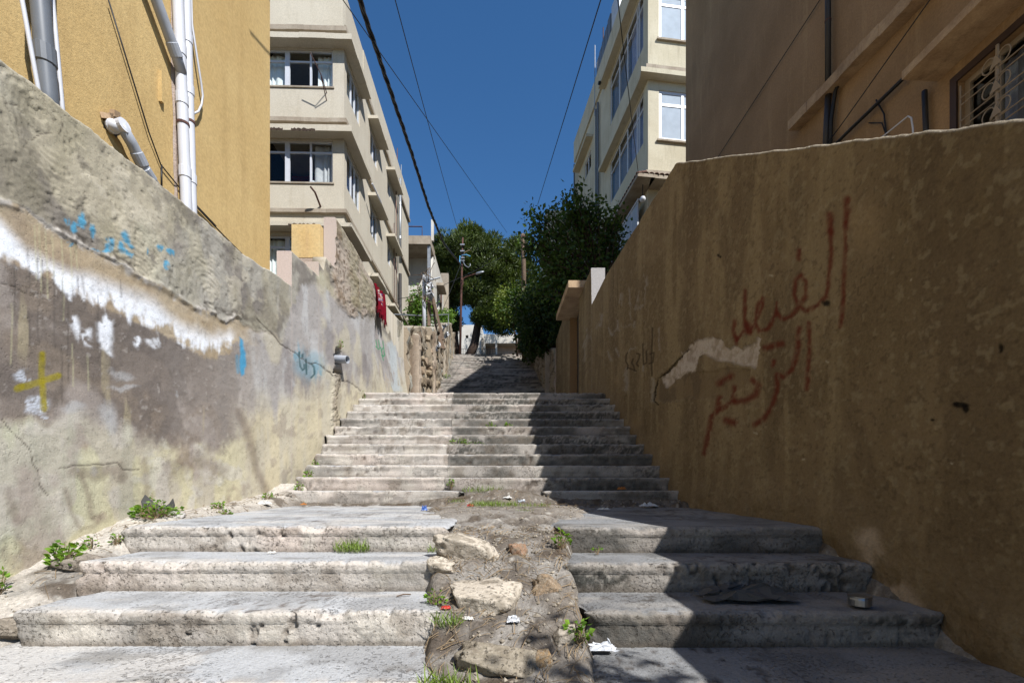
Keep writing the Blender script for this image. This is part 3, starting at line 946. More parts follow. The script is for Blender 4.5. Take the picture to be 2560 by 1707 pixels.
def left_disp(PX, PY, D, Z):
    n1, n2, n3, st = left_zones(PX, PY, D, Z)
    px = PX + (n2 - .5) * 26 + (n3 - .5) * 12
    py = PY + (n2 - .5) * 42 + (n3 - .5) * 16 + (n1 - .5) * 30
    ridge = interp(px, RIDGE)
    upz = 1 - sstep(-5, 5, py - ridge)
    fade = 1 - sstep(600, 760, PX)
    e = (n1 - .5) * .045 + (n2 - .5) * .008 + (n3 - .5) * .004
    e = e + upz * fade * (.010 + (n2 - .5) * .010)
    # trowel arcs in the upper render
    arcs = 0
    for cd, cz, sc in ((3.55, 1.55, 34), (2.9, 2.3, 30), (4.4, 1.9, 32), (3.1, 1.4, 36)):
        rr = np.sqrt((D - cd) ** 2 + (Z - cz) ** 2)
        arcs = arcs + np.sin(rr * sc * 4.5 + n2 * 10) * np.exp(-(rr / .5) ** 2)
    e = e + upz * fade * arcs * .0020 * sstep(.3, .6, n1 + .15)
    rd = PY + (n2 - .5) * 24 - interp(PX, RIDGE)
    e = e + np.exp(-((rd - 1) / 9) ** 2) * .014 * sstep(.38, .6, fbm(D * 6, Z * 6, oct=3, seed=131)) * (1 - sstep(560, 720, PX))
    # scraped hooks in the upper render
    e = e - upz * fade * sstep(.66, .70, fbm(D * 26, Z * 18, oct=3, seed=132)) * .005
    for pts in CRACKS_L:
        e = e - stroke(px * .4 + PX * .6, py * .4 + PY * .6, pts, 3.2, .6) * .003
    hole = poly_mask(PX + (n3 - .5) * 4, PY + (n3 - .5) * 6, HOLE, 1.5)
    e = e - hole * .38
    e = e + stroke(px, PY, [(843, 934), (841, 990), (838, 1080)], 17, .5) * (.012 + (n3 - .5) * .05)
    ws = poly_mask(px, py, WSTUC, 5)
    e = e + ws * (.024 + (n2 - .5) * .025 + (n3 - .5) * .028)
    # the part beyond the raised section stands a little further back
    e = e - sstep(9.36, 9.40, D) * .17 * sstep(2.2, 4.0, Z)
    return e


plaster_wall = thing('plaster_wall', (-2.95, 4, -1.5), 'weathered plaster wall left of the steps with white smear and yellow painted cross', 'wall')


def geo(a, b, k):
    n = max(4, int(math.log(b / a) / k))
    return a * (b / a) ** np.linspace(0, 1, n)


lbase = lambda d: float(ramp(d)) - .45
ltop1 = lambda d: float(interp(d, [(-3, 2.35), (2.6, 2.5), (3.7, 2.58), (5.0, 2.62), (5.98, 2.74)]))
cols = np.concatenate([np.linspace(-2.5, 2.2, 180)[:-1], geo(2.2, 5.98, .0034)])
LX = lambda d: float(xl(d))
sheet('wall_section', plaster_wall, cols, lbase, ltop1, LX, 1, 380, left_col, left_disp, M['wall'], .30)
sheet('wall_section', plaster_wall, geo(5.985, 6.72, .004), lbase, lambda d: 3.20, LX, 1, 300, left_col, left_disp, M['wall'], .20, capcol=lin(212, 194, 184))
sheet('wall_section', plaster_wall, geo(6.725, 7.24, .004), lbase, lambda d: float(interp(d, [(6.72, 3.42), (6.9, 3.40), (6.95, 3.62), (7.24, 3.6)])), LX, 1, 300, left_col, left_disp, M['wall'], .20, capcol=lin(206, 190, 178))
sheet('wall_section', plaster_wall, geo(7.245, 13.0, .0045), lbase, lambda d: float(interp(d, [(7.2, 4.40), (9.3, 4.25), (9.5, 4.32), (13, 4.8)])), LX, 1, 330, left_col, left_disp, M['wall'], .17, capcol=lin(206, 190, 180))
mb = MB(); mb.box(-3.46, -3.01, 7.13, 7.26, 3.69, 4.215)
tag(make(mb, 'yellow_panel', M['orange'], plaster_wall), 'short cross wall painted faded yellow')
mb = MB(); mb.box(-3.46, -3.015, 7.135, 7.30, 1.5, 3.688)
make(mb, 'panel_base', M['pinkish'], plaster_wall)
mb = MB(); mb.box(-3.6, -3.06, 6.55, 6.70, 1.5, 3.13)
make(mb, 'low_cross_wall', M['orange'], plaster_wall)

# drain stub sticking out of the left wall
drain = thing('drain_stub', at(852, 896, 7.45), 'short grey drain pipe sticking out of a hole in the stained plaster wall', 'pipe')
cx_, cy_, cz_ = at(848, 895, 7.42)
mb = MB()
ax = Vector((1, -.25, -.12)).normalized()
p0 = Vector((cx_ - .14, 7.46, cz_)); prev = None
ring = []
a = ax.orthogonal().normalized(); b = ax.cross(a)
for (s, r) in ((0, .064), (.30, .064), (.30, .057), (.05, .057)):
    ring.append([p0 + ax * s + (a * math.cos(t) + b * math.sin(t)) * r for t in np.linspace(0, 2 * math.pi, 25)])
mb.grid(np.array([[tuple(q) for q in rr_] for rr_ in ring]))
make(mb, 'pipe', M['pipe_grey'], drain, smooth=False)

# ---- left beyond: rough stone wall climbing with the upper flight
def stone_col(seed, dark=1.0):
    def f(PX, PY, D, Z):
        n1 = fbm(D * 1.2, Z * 1.2, oct=5, seed=seed); n2 = fbm(D * 4, Z * 4, oct=5, seed=seed + 1); n3 = fbm(D * 14, Z * 14, oct=3, seed=seed + 2)
        c = np.tile(lin(182, 166, 142) * 1.05, PX.shape + (1,))
        c = mix(c, lin(150, 134, 114), sstep(.45, .6, n1)); c = mix(c, lin(206, 194, 174), sstep(.5, .65, n2) * .8)
        c = mix(c, lin(102, 88, 72), sstep(.58, .7, n2) * .7); c = mix(c, lin(86, 74, 60), sstep(.62, .72, n3) * .8)
        c = mix(c, lin(168, 172, 166), sstep(.56, .66, fbm(D * 2, Z * .6, oct=4, seed=seed + 4)) * .6)
        return c * dark
    return f


def stone_disp(seed, amp=1.0):
    def f(PX, PY, D, Z):
        n1 = fbm(D * 1.5, Z * 1.5, oct=4, seed=seed); n2 = fbm(D * 5, Z * 5, oct=4, seed=seed + 1)
        cell = np.abs(np.sin(D * 5.2 + 2 * n1 * 3)) * np.abs(np.sin(Z * 7 + 3 * n1))
        return ((n1 - .5) * .22 + (n2 - .5) * .12 + cell * .05) * amp
    return f


stone_wall = thing('stone_wall', (-3.2, 20, 2), 'crumbling rough stone wall rising along the left of the far steps', 'wall')
sheet('wall_section', stone_wall, geo(13.02, 16.4, .006), lbase, lambda d: .365 * d + .02 * math.sin(d * 9), lambda d: LX(d) - .06, 1, 70, stone_col(200), stone_disp(201), M['wall_r'], .45, rimn=.02, capcol=lin(176, 160, 138))
sheet('wall_section', stone_wall, geo(16.42, 21.0, .006), lbase, lambda d: .36 * d + .08 * math.sin(d * 7), lambda d: LX(d) + .05, 1, 70, stone_col(210), stone_disp(211), M['wall_r'], .45, rimn=.02, capcol=lin(176, 160, 138))
sheet('wall_section', stone_wall, geo(21.02, 25.4, .006), lbase, lambda d: .373 * d, lambda d: LX(d) + .16, 1, 60, stone_col(220), stone_disp(221, .6), M['wall_r'], .4, rimn=.02, capcol=lin(196, 184, 166))
sheet('wall_section', stone_wall, geo(25.42, 28.2, .006), lbase, lambda d: .353 * d, lambda d: LX(d) + .1, 1, 50, stone_col(230, 1.08), stone_disp(231, .4), M['wall_r'], .4, rimn=.01, capcol=lin(206, 192, 172))
# two squared piers, and the separate stones that still show in the rubble
for d0, w_, x_, z_ in ((13.55, .34, .05, 4.72), (17.0, .30, .05, 6.05)):
    mb = MB(); xx = LX(d0); nz_ = 30
    P = np.zeros((nz_, 6, 3))
    for a, z in enumerate(np.linspace(float(ramp(d0)) - .4, z_, nz_)):
        for b, (dx_, dy_) in enumerate(((-.4, 0), (-.1, 0), (.12, .0), (.12, w_), (-.1, w_), (-.4, w_))):
            jt_ = (fbm(np.array([z * 5.0 + b * 3]), np.array([d0 + b]), oct=3, seed=9)[0] - .5) * .09
            P[a, b] = (xx + x_ + dx_ + jt_, d0 + dy_ + jt_ * .4, z)
    mb.grid(P); mb.poly([tuple(q) for q in P[-1]])
    pv = np.array(mb.v); pn_ = fbm(pv[:, 1] * 4 + pv[:, 0] * 4, pv[:, 2] * 1.6, oct=4, seed=66)
    make(mb, 'pier', M['stone'], stone_wall, col=mix(np.tile(lin(196, 178, 158) * 1.1, (len(pv), 1)), lin(140, 122, 104), sstep(.42, .62, pn_)))
stone_me = []
for a in range(7):
    rq = np.random.default_rng(900 + a)
    g = np.array([[x, y, z] for x in (-1, 0, 1) for y in (-1, 0, 1) for z in (-1, 0, 1) if (x, y, z) != (0, 0, 0)], float)
    g = g / np.maximum(np.linalg.norm(g, axis=1, keepdims=True) ** .55, 1) * rq.uniform(.82, 1.12, (len(g), 1))
    import bmesh
    bm_ = bmesh.new()
    for q in g: bm_.verts.new(q * .5)
    bmesh.ops.convex_hull(bm_, input=bm_.verts)
    me = bpy.data.meshes.new('stone'); bm_.to_mesh(me); bm_.free()
    ca = me.color_attributes.new("Col", 'FLOAT_COLOR', 'POINT')
    t_ = lin(*[(196, 178, 152), (170, 152, 128), (208, 196, 176), (140, 124, 104), (182, 160, 136), (158, 146, 128), (120, 106, 90)][a]) * 1.1
    for v_ in range(len(me.vertices)): ca.data[v_].color = (*t_, 1)
    me.materials.append(M['stone']); stone_me.append(me)
for a in range(80):
    d = R.uniform(13.9, 21.5); zl = float(ramp(d)); h_ = .36 * d - zl
    z = zl + .1 + (h_ - .15) * R.random() ** .9
    o = bpy.data.objects.new('stone', stone_me[R.randrange(7)]); C.objects.link(o); o.parent = stone_wall
    o.location = np.array([LX(d) + R.uniform(-.03, .08), d, z + CZ]) - OFF[stone_wall.name]
    o.scale = (R.uniform(.14, .26), R.uniform(.22, .55), R.uniform(.14, .32)); o.rotation_euler = (R.uniform(-.2, .2), R.uniform(-.2, .2), R.uniform(-.15, .15))

# ---- right: tan wall with red writing
def zq(pts, ox, oy, s): return [(ox + x / s, oy + y / s) for x, y in pts]


RED = [([(1270, 110), (1266, 260)], 15), ([(1266, 240), (1262, 400), (1250, 620), (1240, 820)], 9.5),
       ([(1172, 195), (1176, 290)], 14), ([(1176, 280), (1180, 400), (1165, 600), (1150, 650), (1100, 705), (1040, 735), (1000, 700), (978, 640), (985, 560), (1015, 530), (1040, 570), (1045, 640), (1010, 700), (960, 765), (910, 780), (880, 745)], 9.5),
       ([(1003, 395), (1000, 440)], 10), ([(880, 690), (870, 760), (830, 830), (780, 850), (755, 800), (770, 700), (800, 660), (795, 710), (760, 780)], 8.5),
       ([(697, 620), (697, 780), (720, 860), (745, 820)], 8.5), ([(690, 850), (650, 900), (635, 850), (642, 790)], 8.5), ([(650, 880), (655, 920)], 8), ([(712, 815), (722, 840)], 18),
       ([(1055, 800), (1060, 920), (1048, 1170)], 9.5), ([(1002, 830), (990, 980), (965, 1060), (920, 1105), (880, 1090), (880, 1180), (850, 1270), (800, 1340), (750, 1370)], 11),
       ([(815, 940), (860, 930), (905, 915)], 14), ([(862, 1015), (858, 1040)], 10), ([(615, 1095), (545, 1140)], 13), ([(740, 1120), (775, 1150), (760, 1200), (700, 1235), (640, 1240)], 13),
       ([(630, 1160), (632, 1230), (600, 1260), (550, 1285), (510, 1320), (495, 1400), (470, 1530)], 10), ([(550, 1220), (545, 1280)], 12), ([(590, 1345), (640, 1358)], 15)]
RED = [(zq(p, 1550, 450, 2.24), w) for p, w in RED]
PATCH = zq([(540, 640), (560, 550), (700, 430), (840, 290), (870, 190), (980, 160), (1110, 140), (1160, 110), (1250, 120), (1300, 180), (1320, 240), (1380, 270), (1440, 230), (1530, 270), (1650, 210), (1730, 110), (1790, 140), (1780, 260), (1740, 420), (1700, 520), (1650, 480), (1560, 470), (1420, 440), (1250, 410), (1100, 350), (1040, 350), (980, 420), (960, 560), (850, 580), (700, 650), (580, 760)], 1550, 820, 5.058)
PATCH2 = zq([(440, 900), (430, 800), (520, 640), (700, 600), (1000, 560), (1400, 500), (1640, 520), (1600, 700), (1300, 900), (900, 880), (850, 830), (720, 920), (600, 960)], 1550, 820, 5.058)
DARKW = [([(95, 310), (75, 350), (70, 420), (100, 470), (90, 520)], 2.6), ([(170, 390), (150, 440), (175, 480), (190, 540)], 2.6), ([(215, 320), (255, 330), (240, 400), (210, 450), (235, 480)], 2.8), ([(290, 200), (300, 460), (340, 440), (335, 290)], 2.8), ([(380, 330), (430, 310), (420, 430), (370, 450)], 2.8), ([(415, 0), (412, 120), (400, 330), (405, 600)], 3.4), ([(100, 500), (210, 540)], 2.6)]
DARKW = [(zq(p, 1550, 820, 5.058), w) for p, w in DARKW]
CHALK = [([(1616, 692), (1618, 712)], 6), ([(1556, 735), (1552, 760)], 3.5), ([(1576, 725), (1578, 800)], 3.5), ([(1600, 730), (1590, 775), (1610, 760), (1614, 715)], 3.5), ([(1504, 785), (1500, 815)], 4.5), ([(1490, 820), (1500, 810)], 3), ([(1522, 820), (1530, 838), (1545, 818)], 3.5), ([(1543, 800), (1546, 825)], 3.5), ([(1555, 815), (1580, 812)], 2.5), ([(1588, 805), (1588, 820)], 4), ([(1466, 820), (1468, 845)], 3), ([(1475, 835), (1480, 850)], 3), ([(1520, 880), (1527, 900)], 4), ([(1540, 870), (1545, 890)], 3.5), ([(1565, 925), (1566, 975)], 9), ([(1610, 915), (1610, 928)], 4), ([(1632, 950), (1630, 1000)], 9), ([(1466, 850), (1462, 900)], 6), ([(1572, 880), (1590, 870)], 3), ([(1650, 820), (1650, 880)], 2.5)]
CRACK_R = [zq([(850, 280), (700, 420), (600, 530), (480, 640), (430, 770), (420, 920), (480, 970)], 1550, 820, 5.058)]


def right_zones(D, Z):
    return fbm(D * 1.4, Z * 1.4, oct=5, seed=301), fbm(D * 5, Z * 5, oct=4, seed=302), fbm(D * 24, Z * 24, oct=3, seed=303), fbm(D * 7, Z * .7, oct=4, seed=304)


def right_col(PX, PY, D, Z):
    n1, n2, n3, st = right_zones(D, Z)
    px = PX + (n3 - .5) * 9 + (n2 - .5) * 10; py = PY + (n3 - .5) * 9 + (n2 - .5) * 10
    c = np.tile(lin(168, 140, 102), PX.shape + (1,))
    c = mix(c, lin(152, 126, 90), sstep(.42, .6, n1) * .9)
    c = mix(c, lin(184, 156, 114), sstep(.46, .66, st) * .85)
    c = mix(c, lin(136, 112, 82), sstep(.52, .66, fbm(D * 3, Z * 1.0, oct=4, seed=305)) * .6)
    c = mix(c, lin(202, 178, 136), sstep(.6, .72, n3) * .35)
    c = mix(c, lin(118, 96, 70), sstep(.64, .74, fbm(D * 38, Z * 38, oct=2, seed=306)) * .45)
    foot = Z - ramp(D)
    c = mix(c, lin(168, 140, 104), (1 - sstep(.05, .5, foot + (n2 - .5) * .5)) * .55)
    c = mix(c, lin(222, 192, 158), stroke(px, py, [(2180, 1345), (2200, 1400), (2260, 1470), (2330, 1560), (2400, 1640)], 48, .6) * sstep(.3, .5, n2) * .95)
    for cx, cy, rx, ry in ((1660, 1110, 12, 40), (1590, 1050, 10, 20), (2160, 560, 40, 60), (1540, 950, 6, 10), (1500, 880, 5, 8)):
        c = mix(c, lin(206, 170, 122), ell(px, py, cx, cy, rx, ry, .6) * .35)
    p2 = poly_mask(px, py, PATCH2, 5)
    c = mix(c, lin(160, 132, 96), p2 * .7); c = mix(c, lin(120, 100, 78), p2 * sstep(.5, .64, n2) * .5)
    c = mix(c, lin(226, 204, 182) * 1.2, poly_mask(px + (n2 - .5) * 8, py + (n2 - .5) * 8, PATCH, 3.2) * (.45 + .5 * sstep(.32, .6, n3 * .6 + n2 * .4)))
    for p, w in CHALK:
        c = mix(c, lin(196, 178, 156), stroke(px, py, p, w * 1.25, .7) * .62 * sstep(.3, .5, n3 + .08))
    for p, w in DARKW:
        c = mix(c, lin(74, 56, 40), stroke(PX, PY, p, w * 1.35, .6) * .75)
    for p, w in RED:
        c = mix(c, lin(128, 50, 32), stroke(PX + (n3 - .5) * 4, PY + (n3 - .5) * 4, p, w * 1.15, .8) * (.80 - .2 * sstep(.5, .66, n3)))
    for cx, cy, rx, ry in ((2064, 757, 9, 9), (2398, 1012, 20, 7), (2410, 1020, 8, 10), (2386, 1008, 9, 4), (2330, 1050, 4, 3), (1797, 640, 2, 4), (2500, 870, 6, 12)):
        c = mix(c, lin(34, 28, 22), ell(px, py, cx, cy, rx, ry, .4) * .92)
    for p in CRACK_R:
        c = mix(c, lin(46, 36, 26), stroke(px * .5 + PX * .5, py * .5 + PY * .5, p, 2.6, .5) * .9)
    for (cx, cy) in ((1930, 690), (1885, 1080), (2010, 1150), (2380, 1160), (2070, 905), (1760, 880), (2280, 700)):
        c = mix(c, lin(226, 206, 170), ell(px, py, cx, cy, 4, 2.5, .4) * .8)
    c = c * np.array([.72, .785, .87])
    return np.clip(c, .005, .9)


def right_disp(PX, PY, D, Z):
    n1, n2, n3, st = right_zones(D, Z)
    px = PX + (n3 - .5) * 9 + (n2 - .5) * 10; py = PY + (n3 - .5) * 9 + (n2 - .5) * 10
    e = (n1 - .5) * .03 + (n2 - .5) * .008 + (n3 - .5) * .008
    e = e - poly_mask(px, py, PATCH, 1.6) * .018 - poly_mask(px, py, PATCH2, 2.0) * .012
    for p in CRACK_R:
        e = e - stroke(px, py, p, 3.5, .5) * .02
    foot = Z - ramp(D)
    return e + (1 - sstep(0, .35, foot)) * (.03 + (n2 - .5) * .06)


tan_wall = thing('roughcast_wall', (2.1, 4, -1.5), 'tan roughcast wall in shade with large red painted Arabic writing', 'wall')
RX = lambda d: float(xr(d))
rtop = lambda d: float(interp(d, [(-3, 1.36), (1.0, 1.43), (1.82, 1.50), (2.6, 2.04), (5.55, 4.03), (10.1, 4.20)]))
cols = np.concatenate([np.linspace(-2.5, 1.6, 190)[:-1], geo(1.6, 10.1, .0030)])
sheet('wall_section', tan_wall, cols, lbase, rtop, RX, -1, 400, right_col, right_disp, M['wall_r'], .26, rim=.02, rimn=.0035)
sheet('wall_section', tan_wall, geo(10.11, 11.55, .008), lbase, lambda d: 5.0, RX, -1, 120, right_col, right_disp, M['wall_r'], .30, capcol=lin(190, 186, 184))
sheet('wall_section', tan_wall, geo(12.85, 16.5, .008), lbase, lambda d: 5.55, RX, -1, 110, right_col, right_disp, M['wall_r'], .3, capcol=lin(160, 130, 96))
# gate: slab hood, dark door, jamb
mb = MB()
P = [(1.36, 10.95, 4.95), (2.1, 10.95, 4.95), (2.1, 13.05, 4.95), (1.27, 13.05, 4.95)]
mb.hexa(P + [(a, b, 5.12) for a, b, _ in P])
make(mb, 'gate_hood', M['ledge'], tan_wall)
mb = MB(); mb.box(1.84, 1.89, 11.56, 12.84, 1.6, 4.95)
gd = make(mb, 'door', M['pipe_dark'], tan_wall)
mb = MB(); mb.tube([(1.82, 11.7, 3.0), (1.77, 11.7, 3.0), (1.77, 11.7, 3.15), (1.82, 11.7, 3.15)], .012, 6); make(mb, 'handle', M['galv'], gd)
# rough shaded wall past the gate
dark_wall = thing('rubble_wall', (1.3, 21, 3), 'dark rubble wall past the gate on the right of the far steps', 'wall')
sheet('wall_section', dark_wall, geo(16.55, 27.0, .009), lbase, lambda d: .318 * d, RX, -1, 60, stone_col(400, .8), stone_disp(401, .7), M['wall_r'], .4, rimn=.02)
mb = MB(); mb.box(1.28, 1.52, 17.6, 17.75, 3, 5.45)
make(mb, 'post', M['slab'], dark_wall)

# ================================================================ LEFT: OCHRE HOUSE
ochre = thing('ochre_house', (-5, 2, -1), 'ochre yellow house wall rising above the stained wall, with pipes running down it', 'building')
XY = -3.5
mb = MB(); mb.box(-14, XY, -4, 6.57, -1.5, 13.5)
make(mb, 'wall', M['yellow'], ochre)


def onY(px, py, n=0.0):
    x = XY + n
    d = x * F / (px - CXP)
    return (x, d, (HYP - py) / F * d)


def pipe_part(parent, name, pts, r, mat, seg=14, couplings=(), clamps=(), flange=1.14):
    mb = MB(); mb.tube(pts, r, seg)
    o = make(mb, name, mat, parent, smooth=True)
    v = [Vector(p) for p in pts]
    def along(t):
        L = [0]
        for a, b in zip(v[:-1], v[1:]): L.append(L[-1] + (b - a).length)
        s = t * L[-1]
        for i in range(len(v) - 1):
            if s <= L[i + 1]:
                dr = (v[i + 1] - v[i]).normalized()
                return v[i] + dr * (s - L[i]), dr
        return v[-1], (v[-1] - v[-2]).normalized()
    for t in couplings:
        p, dr = along(t)
        m2 = MB(); m2.tube([p - dr * r * 1.1, p - dr * r, p + dr * r, p + dr * r * 1.1], [r * 1.02, r * flange, r * flange, r * 1.02], seg)
        make(m2, 'coupling', mat, o, smooth=False)
    for t in clamps:
        p, dr = along(t)
        m2 = MB(); m2.tube([p - dr * .012, p + dr * .012], r * 1.13, seg)
        make(m2, 'clamp', M['rust'], o, smooth=False)
    return o


# extend a pipe seen from (x0,y0) to (x1,y1) in the photo past the top of the frame and down behind the wall
def wall_run(px0, py0, px1, py1, n, ext_top=1.5, ext_bot=.5):
    a = Vector(onY(px0, py0, n)); b = Vector(onY(px1, py1, n))
    up_ = a + Vector((0, 0, (a - b).length * ext_top))
    return [tuple(up_), tuple(a), tuple(b), tuple(b + (b - a) * ext_bot)]


pipe_part(ochre, 'downpipe', wall_run(445, 0, 466, 512, .07), .052, M['pipe_white'], couplings=(.58, .66, .78), clamps=(.70,))
pipe_part(ochre, 'downpipe', wall_run(465, 0, 480, 532, .06), .047, M['pipe_white'], couplings=(.56, .64, .78), clamps=(.565, .69))
a = onY(376, -40, .10); b = onY(441, 140, .10); c_ = onY(453, 182, .08)
pipe_part(ochre, 'branch_pipe', [tuple(Vector(a) + (Vector(a) - Vector(b)) * .9), a, b, c_], .05, M['pipe_grey'], couplings=(.84,))
pipe_part(ochre, 'soil_pipe', wall_run(100, 0, 121, 238, .09, 3.5, .6), .058, M['gutter_grey'], couplings=(.80,), clamps=())
pipe_part(ochre, 'conduit', wall_run(131, 0, 155, 262, .05, 3.5, .5), .016, M['pipe_white'], seg=8)
pipe_part(ochre, 'conduit', wall_run(55, 0, 94, 213, .16, 3.5, .5), .014, M['pipe_white'], seg=8)
# short elbow pipe that comes out of a broken hole and runs down
pts = [onY(262, 318, -.08), onY(283, 316, .05), onY(306, 318, .10)]
el = pipe_part(ochre, 'waste_pipe', pts, .048, M['pipe_white'], couplings=(.5,))
pts = [onY(302, 312, .10), onY(330, 360, .10), onY(362, 425, .10), onY(410, 500, .10)]
pipe_part(ochre, 'waste_pipe', pts, .047, M['pipe_grey'], couplings=(.42, .62))
mb = MB()
c0 = Vector(onY(306, 318, .10)); mb.tube([c0 + Vector((-.03, .0, .0)), c0 + Vector((.03, -.01, .01))], .056, 18)
make(mb, 'end_cap', M['pipe_white'], ochre)
# flat dark patch for the shade in the hole, broken plaster round it
mb = MB()
cc0 = onY(276, 296, .004)
pts = []
for i in range(16):
    t = 2 * math.pi * i / 16
    r = .055 + .045 * R.random()
    pts.append((XY + .004, cc0[1] + r * math.cos(t) * 1.1, cc0[2] - .06 + r * 1.1 * math.sin(t)))
mb.poly(pts)
make(mb, 'hole_shade', M['pipe_dark'], ochre)
mb = MB()
for (ax_, ay_, sz) in ((262, 290, .026), (276, 291, .024), (287, 286, .03), (281, 300, .02)):
    p = onY(ax_, ay_, .012)
    mb.hexa([(p[0] + R.uniform(-.01, .01) + dx * sz * .7, p[1] + dy * sz * 1.4, p[2] + dz * sz + dy * .02) for dz in (-1, 1) for dx, dy in ((-.3, -1), (1, -.8), (.9, 1), (-.3, .9))])
make(mb, 'broken_edge', M['ledge'], ochre)
# raw seam beside the white pipes
mb = MB()
zs_ = np.linspace(2.2, 6.2, 40)
P = np.zeros((40, 3, 3))
for i, z in enumerate(zs_):
    d0 = onY(430, 0)[1] + (z - onY(430, 0)[2]) * (-.0) + .02 * math.sin(z * 4)
    w_ = .018 + .02 * vnoise(np.array([z * 6]), np.array([0.]), seed=4)[0]
    d1 = float(np.interp((HYP - z / 4.6 * F), [0, 520], [430, 441]))
    d0 = XY * F / (d1 - CXP)
    P[i] = [(XY + .003, d0 - w_, z), (XY + .012, d0, z), (XY + .003, d0 + w_, z)]
mb.grid(P); make(mb, 'plaster_seam', M['pinkish'], ochre)
# loose cable loop and thin wires
def wire(parent, name, pts, r, mat=None, seg=6):
    mb = MB(); mb.tube(pts, r, seg); return make(mb, name, mat or M['black'], parent, smooth=True)


wire(ochre, 'cable', [onY(476, -60, .04), onY(480, 60, .05), onY(492, 140, .06), onY(503, 210, .06), onY(507, 240, .05), onY(504, 262, .05), onY(496, 279, .05), onY(484, 285, .05)], .011, M['pipe_white'])
wire(ochre, 'wire', [onY(271, 0, .03), onY(320, 160, .03), onY(372, 330, .03), onY(402, 412, .02), onY(446, 466, .02), onY(540, 565, .02)], .007)
wire(ochre, 'wire', [onY(404, 412, .02), onY(404, 470, .02)], .008)
wire(ochre, 'wire', [onY(490, 516, .02), onY(560, 590, .02), onY(660, 690, .02)], .008)
mb = MB()
for p0, p1 in (((398, 178), (404, 262)),):
    a = onY(*p0, .0); b = onY(*p1, .0)
    mb.box(XY - .01, XY + .035, a[1] - .012, a[1] + .02, b[2], a[2])
make(mb, 'bracket', M['yellow'], ochre)


# ================================================================ windows
def window(parent, fr, u0, u1, z0, z1, n, bars_u, transom=None, frame=M['frame_w'], bar=.05, pane=M['glass'], curtains=(), sill=None, dep=.05, cdepth=.14):
    """frame set n behind the wall face; panes between the bars; curtains hang behind"""
    mb = MB()
    fr.box(mb, u0, u0 + bar, n - dep, n, z0, z1); fr.box(mb, u1 - bar, u1, n - dep, n, z0, z1)
    fr.box(mb, u0 + bar, u1 - bar, n - dep, n, z0, z0 + bar); fr.box(mb, u0 + bar, u1 - bar, n - dep, n, z1 - bar, z1)
    if transom:
        fr.box(mb, u0 + bar, u1 - bar, n - dep - .002, n - .002, transom - bar / 2, transom + bar / 2)
    for b in bars_u:
        w = bar * .55
        bb = b if isinstance(b, tuple) else (b, w)
        fr.box(mb, bb[0] - bb[1], bb[0] + bb[1], n - dep + .004, n + .004, z0 + bar, z1 - bar)
    o = make(mb, 'window', frame, parent)
    edges = [u0 + bar] + [b[0] if isinstance(b, tuple) else b for b in bars_u] + [u1 - bar]
    zz = [(z0 + bar, z1 - bar)] if not transom else [(z0 + bar, transom), (transom, z1 - bar)]
    for a, b in zip(edges[:-1], edges[1:]):
        for c, d in zz:
            m2 = MB()
            fr.box(m2, a, b, n - dep / 2 - .006, n - dep / 2, c, d)
            make(m2, 'pane', pane, o)
    for (a, b, m_) in curtains:
        m2 = MB()
        us = np.linspace(a, b, max(8, int(abs(b - a) * 60)))
        P = np.zeros((len(us), 6, 3))
        for i, u in enumerate(us):
            for j, z in enumerate(np.linspace(z0 + .02, z1 - .02, 6)):
                k = n - cdepth - .035 + .03 * math.sin(u * 38 + math.sin(u * 11) * 2) * (1 - .4 * j / 5)
                P[i, j] = fr.p(u, k, z)
        m2.grid(P)
        make(m2, 'curtain', m_, o, smooth=True)
    if sill:
        m2 = MB(); fr.box(m2, u0 - .05, u1 + .05, n - dep, sill, z0 - .05, z0 - .003); make(m2, 'sill', M['slab'], o)
    return o


# ================================================================ LEFT: CREAM APARTMENT BLOCK
blockL = thing('apartment_block', (-7, 18, 0), 'cream apartment block on the left with projecting floor slabs and curtained windows', 'building')
X0, D0 = -5.02, 13.6
fs = Frame(X0, D0, -.026, 1, 1, .026)      # alley side, u runs away from the camera
ff = Frame(X0, D0, -1, -.026, .026, -1)    # end facing the camera, u runs left
LEN = 9.52


def su(px, proj=0.0):                       # u along the alley side of a photo column
    q = (px - CXP) / F
    d = (X0 + proj + .026 * D0) / (q + .026)
    return d - D0


def fu(px): return X0 - (px - CXP) / F * D0          # u along the end face


rows_z = [(12.13, 13.25), (9.27, 10.53), (6.25, 7.68)]
sideW = []
for (z0, z1) in rows_z:
    sideW += [(.22, 1.52, z0, z1 - .05), (2.72, 3.68, z0 + .08, z1 - .15), (5.2, 5.75, z0 + .3, z1 - .2)]
mb = MB()
fs.face(mb, 0, LEN, -2, 14.95, sideW, .16)
endW = [(fu(832), fu(600), z0, z1) for z0, z1 in rows_z]
ff.face(mb, 0, 9, -2, 14.95, endW, .16)
fb = Frame(*fs.p(LEN, 0, 0)[:2], -1, -.026, -.026, 1)
fb.face(mb, 0, 9, -2, 14.95, [], .1)
fl = Frame(*ff.p(9, 0, 0)[:2], -.026, 1, -1, -.026)
fl.face(mb, 0, LEN, -2, 14.95, [], .1)
mb.poly([fs.p(0, 0, 13.9), fs.p(LEN, 0, 13.9), fs.p(LEN, -9, 13.9), fs.p(0, -9, 13.9)])
for zz in (8.0, 11.0):
    mb.poly([fs.p(0.02, -.17, zz), fs.p(LEN - .02, -.17, zz), fs.p(LEN - .02, -8.9, zz), fs.p(.02, -8.9, zz)])
make(mb, 'wall', M['cream'], blockL)


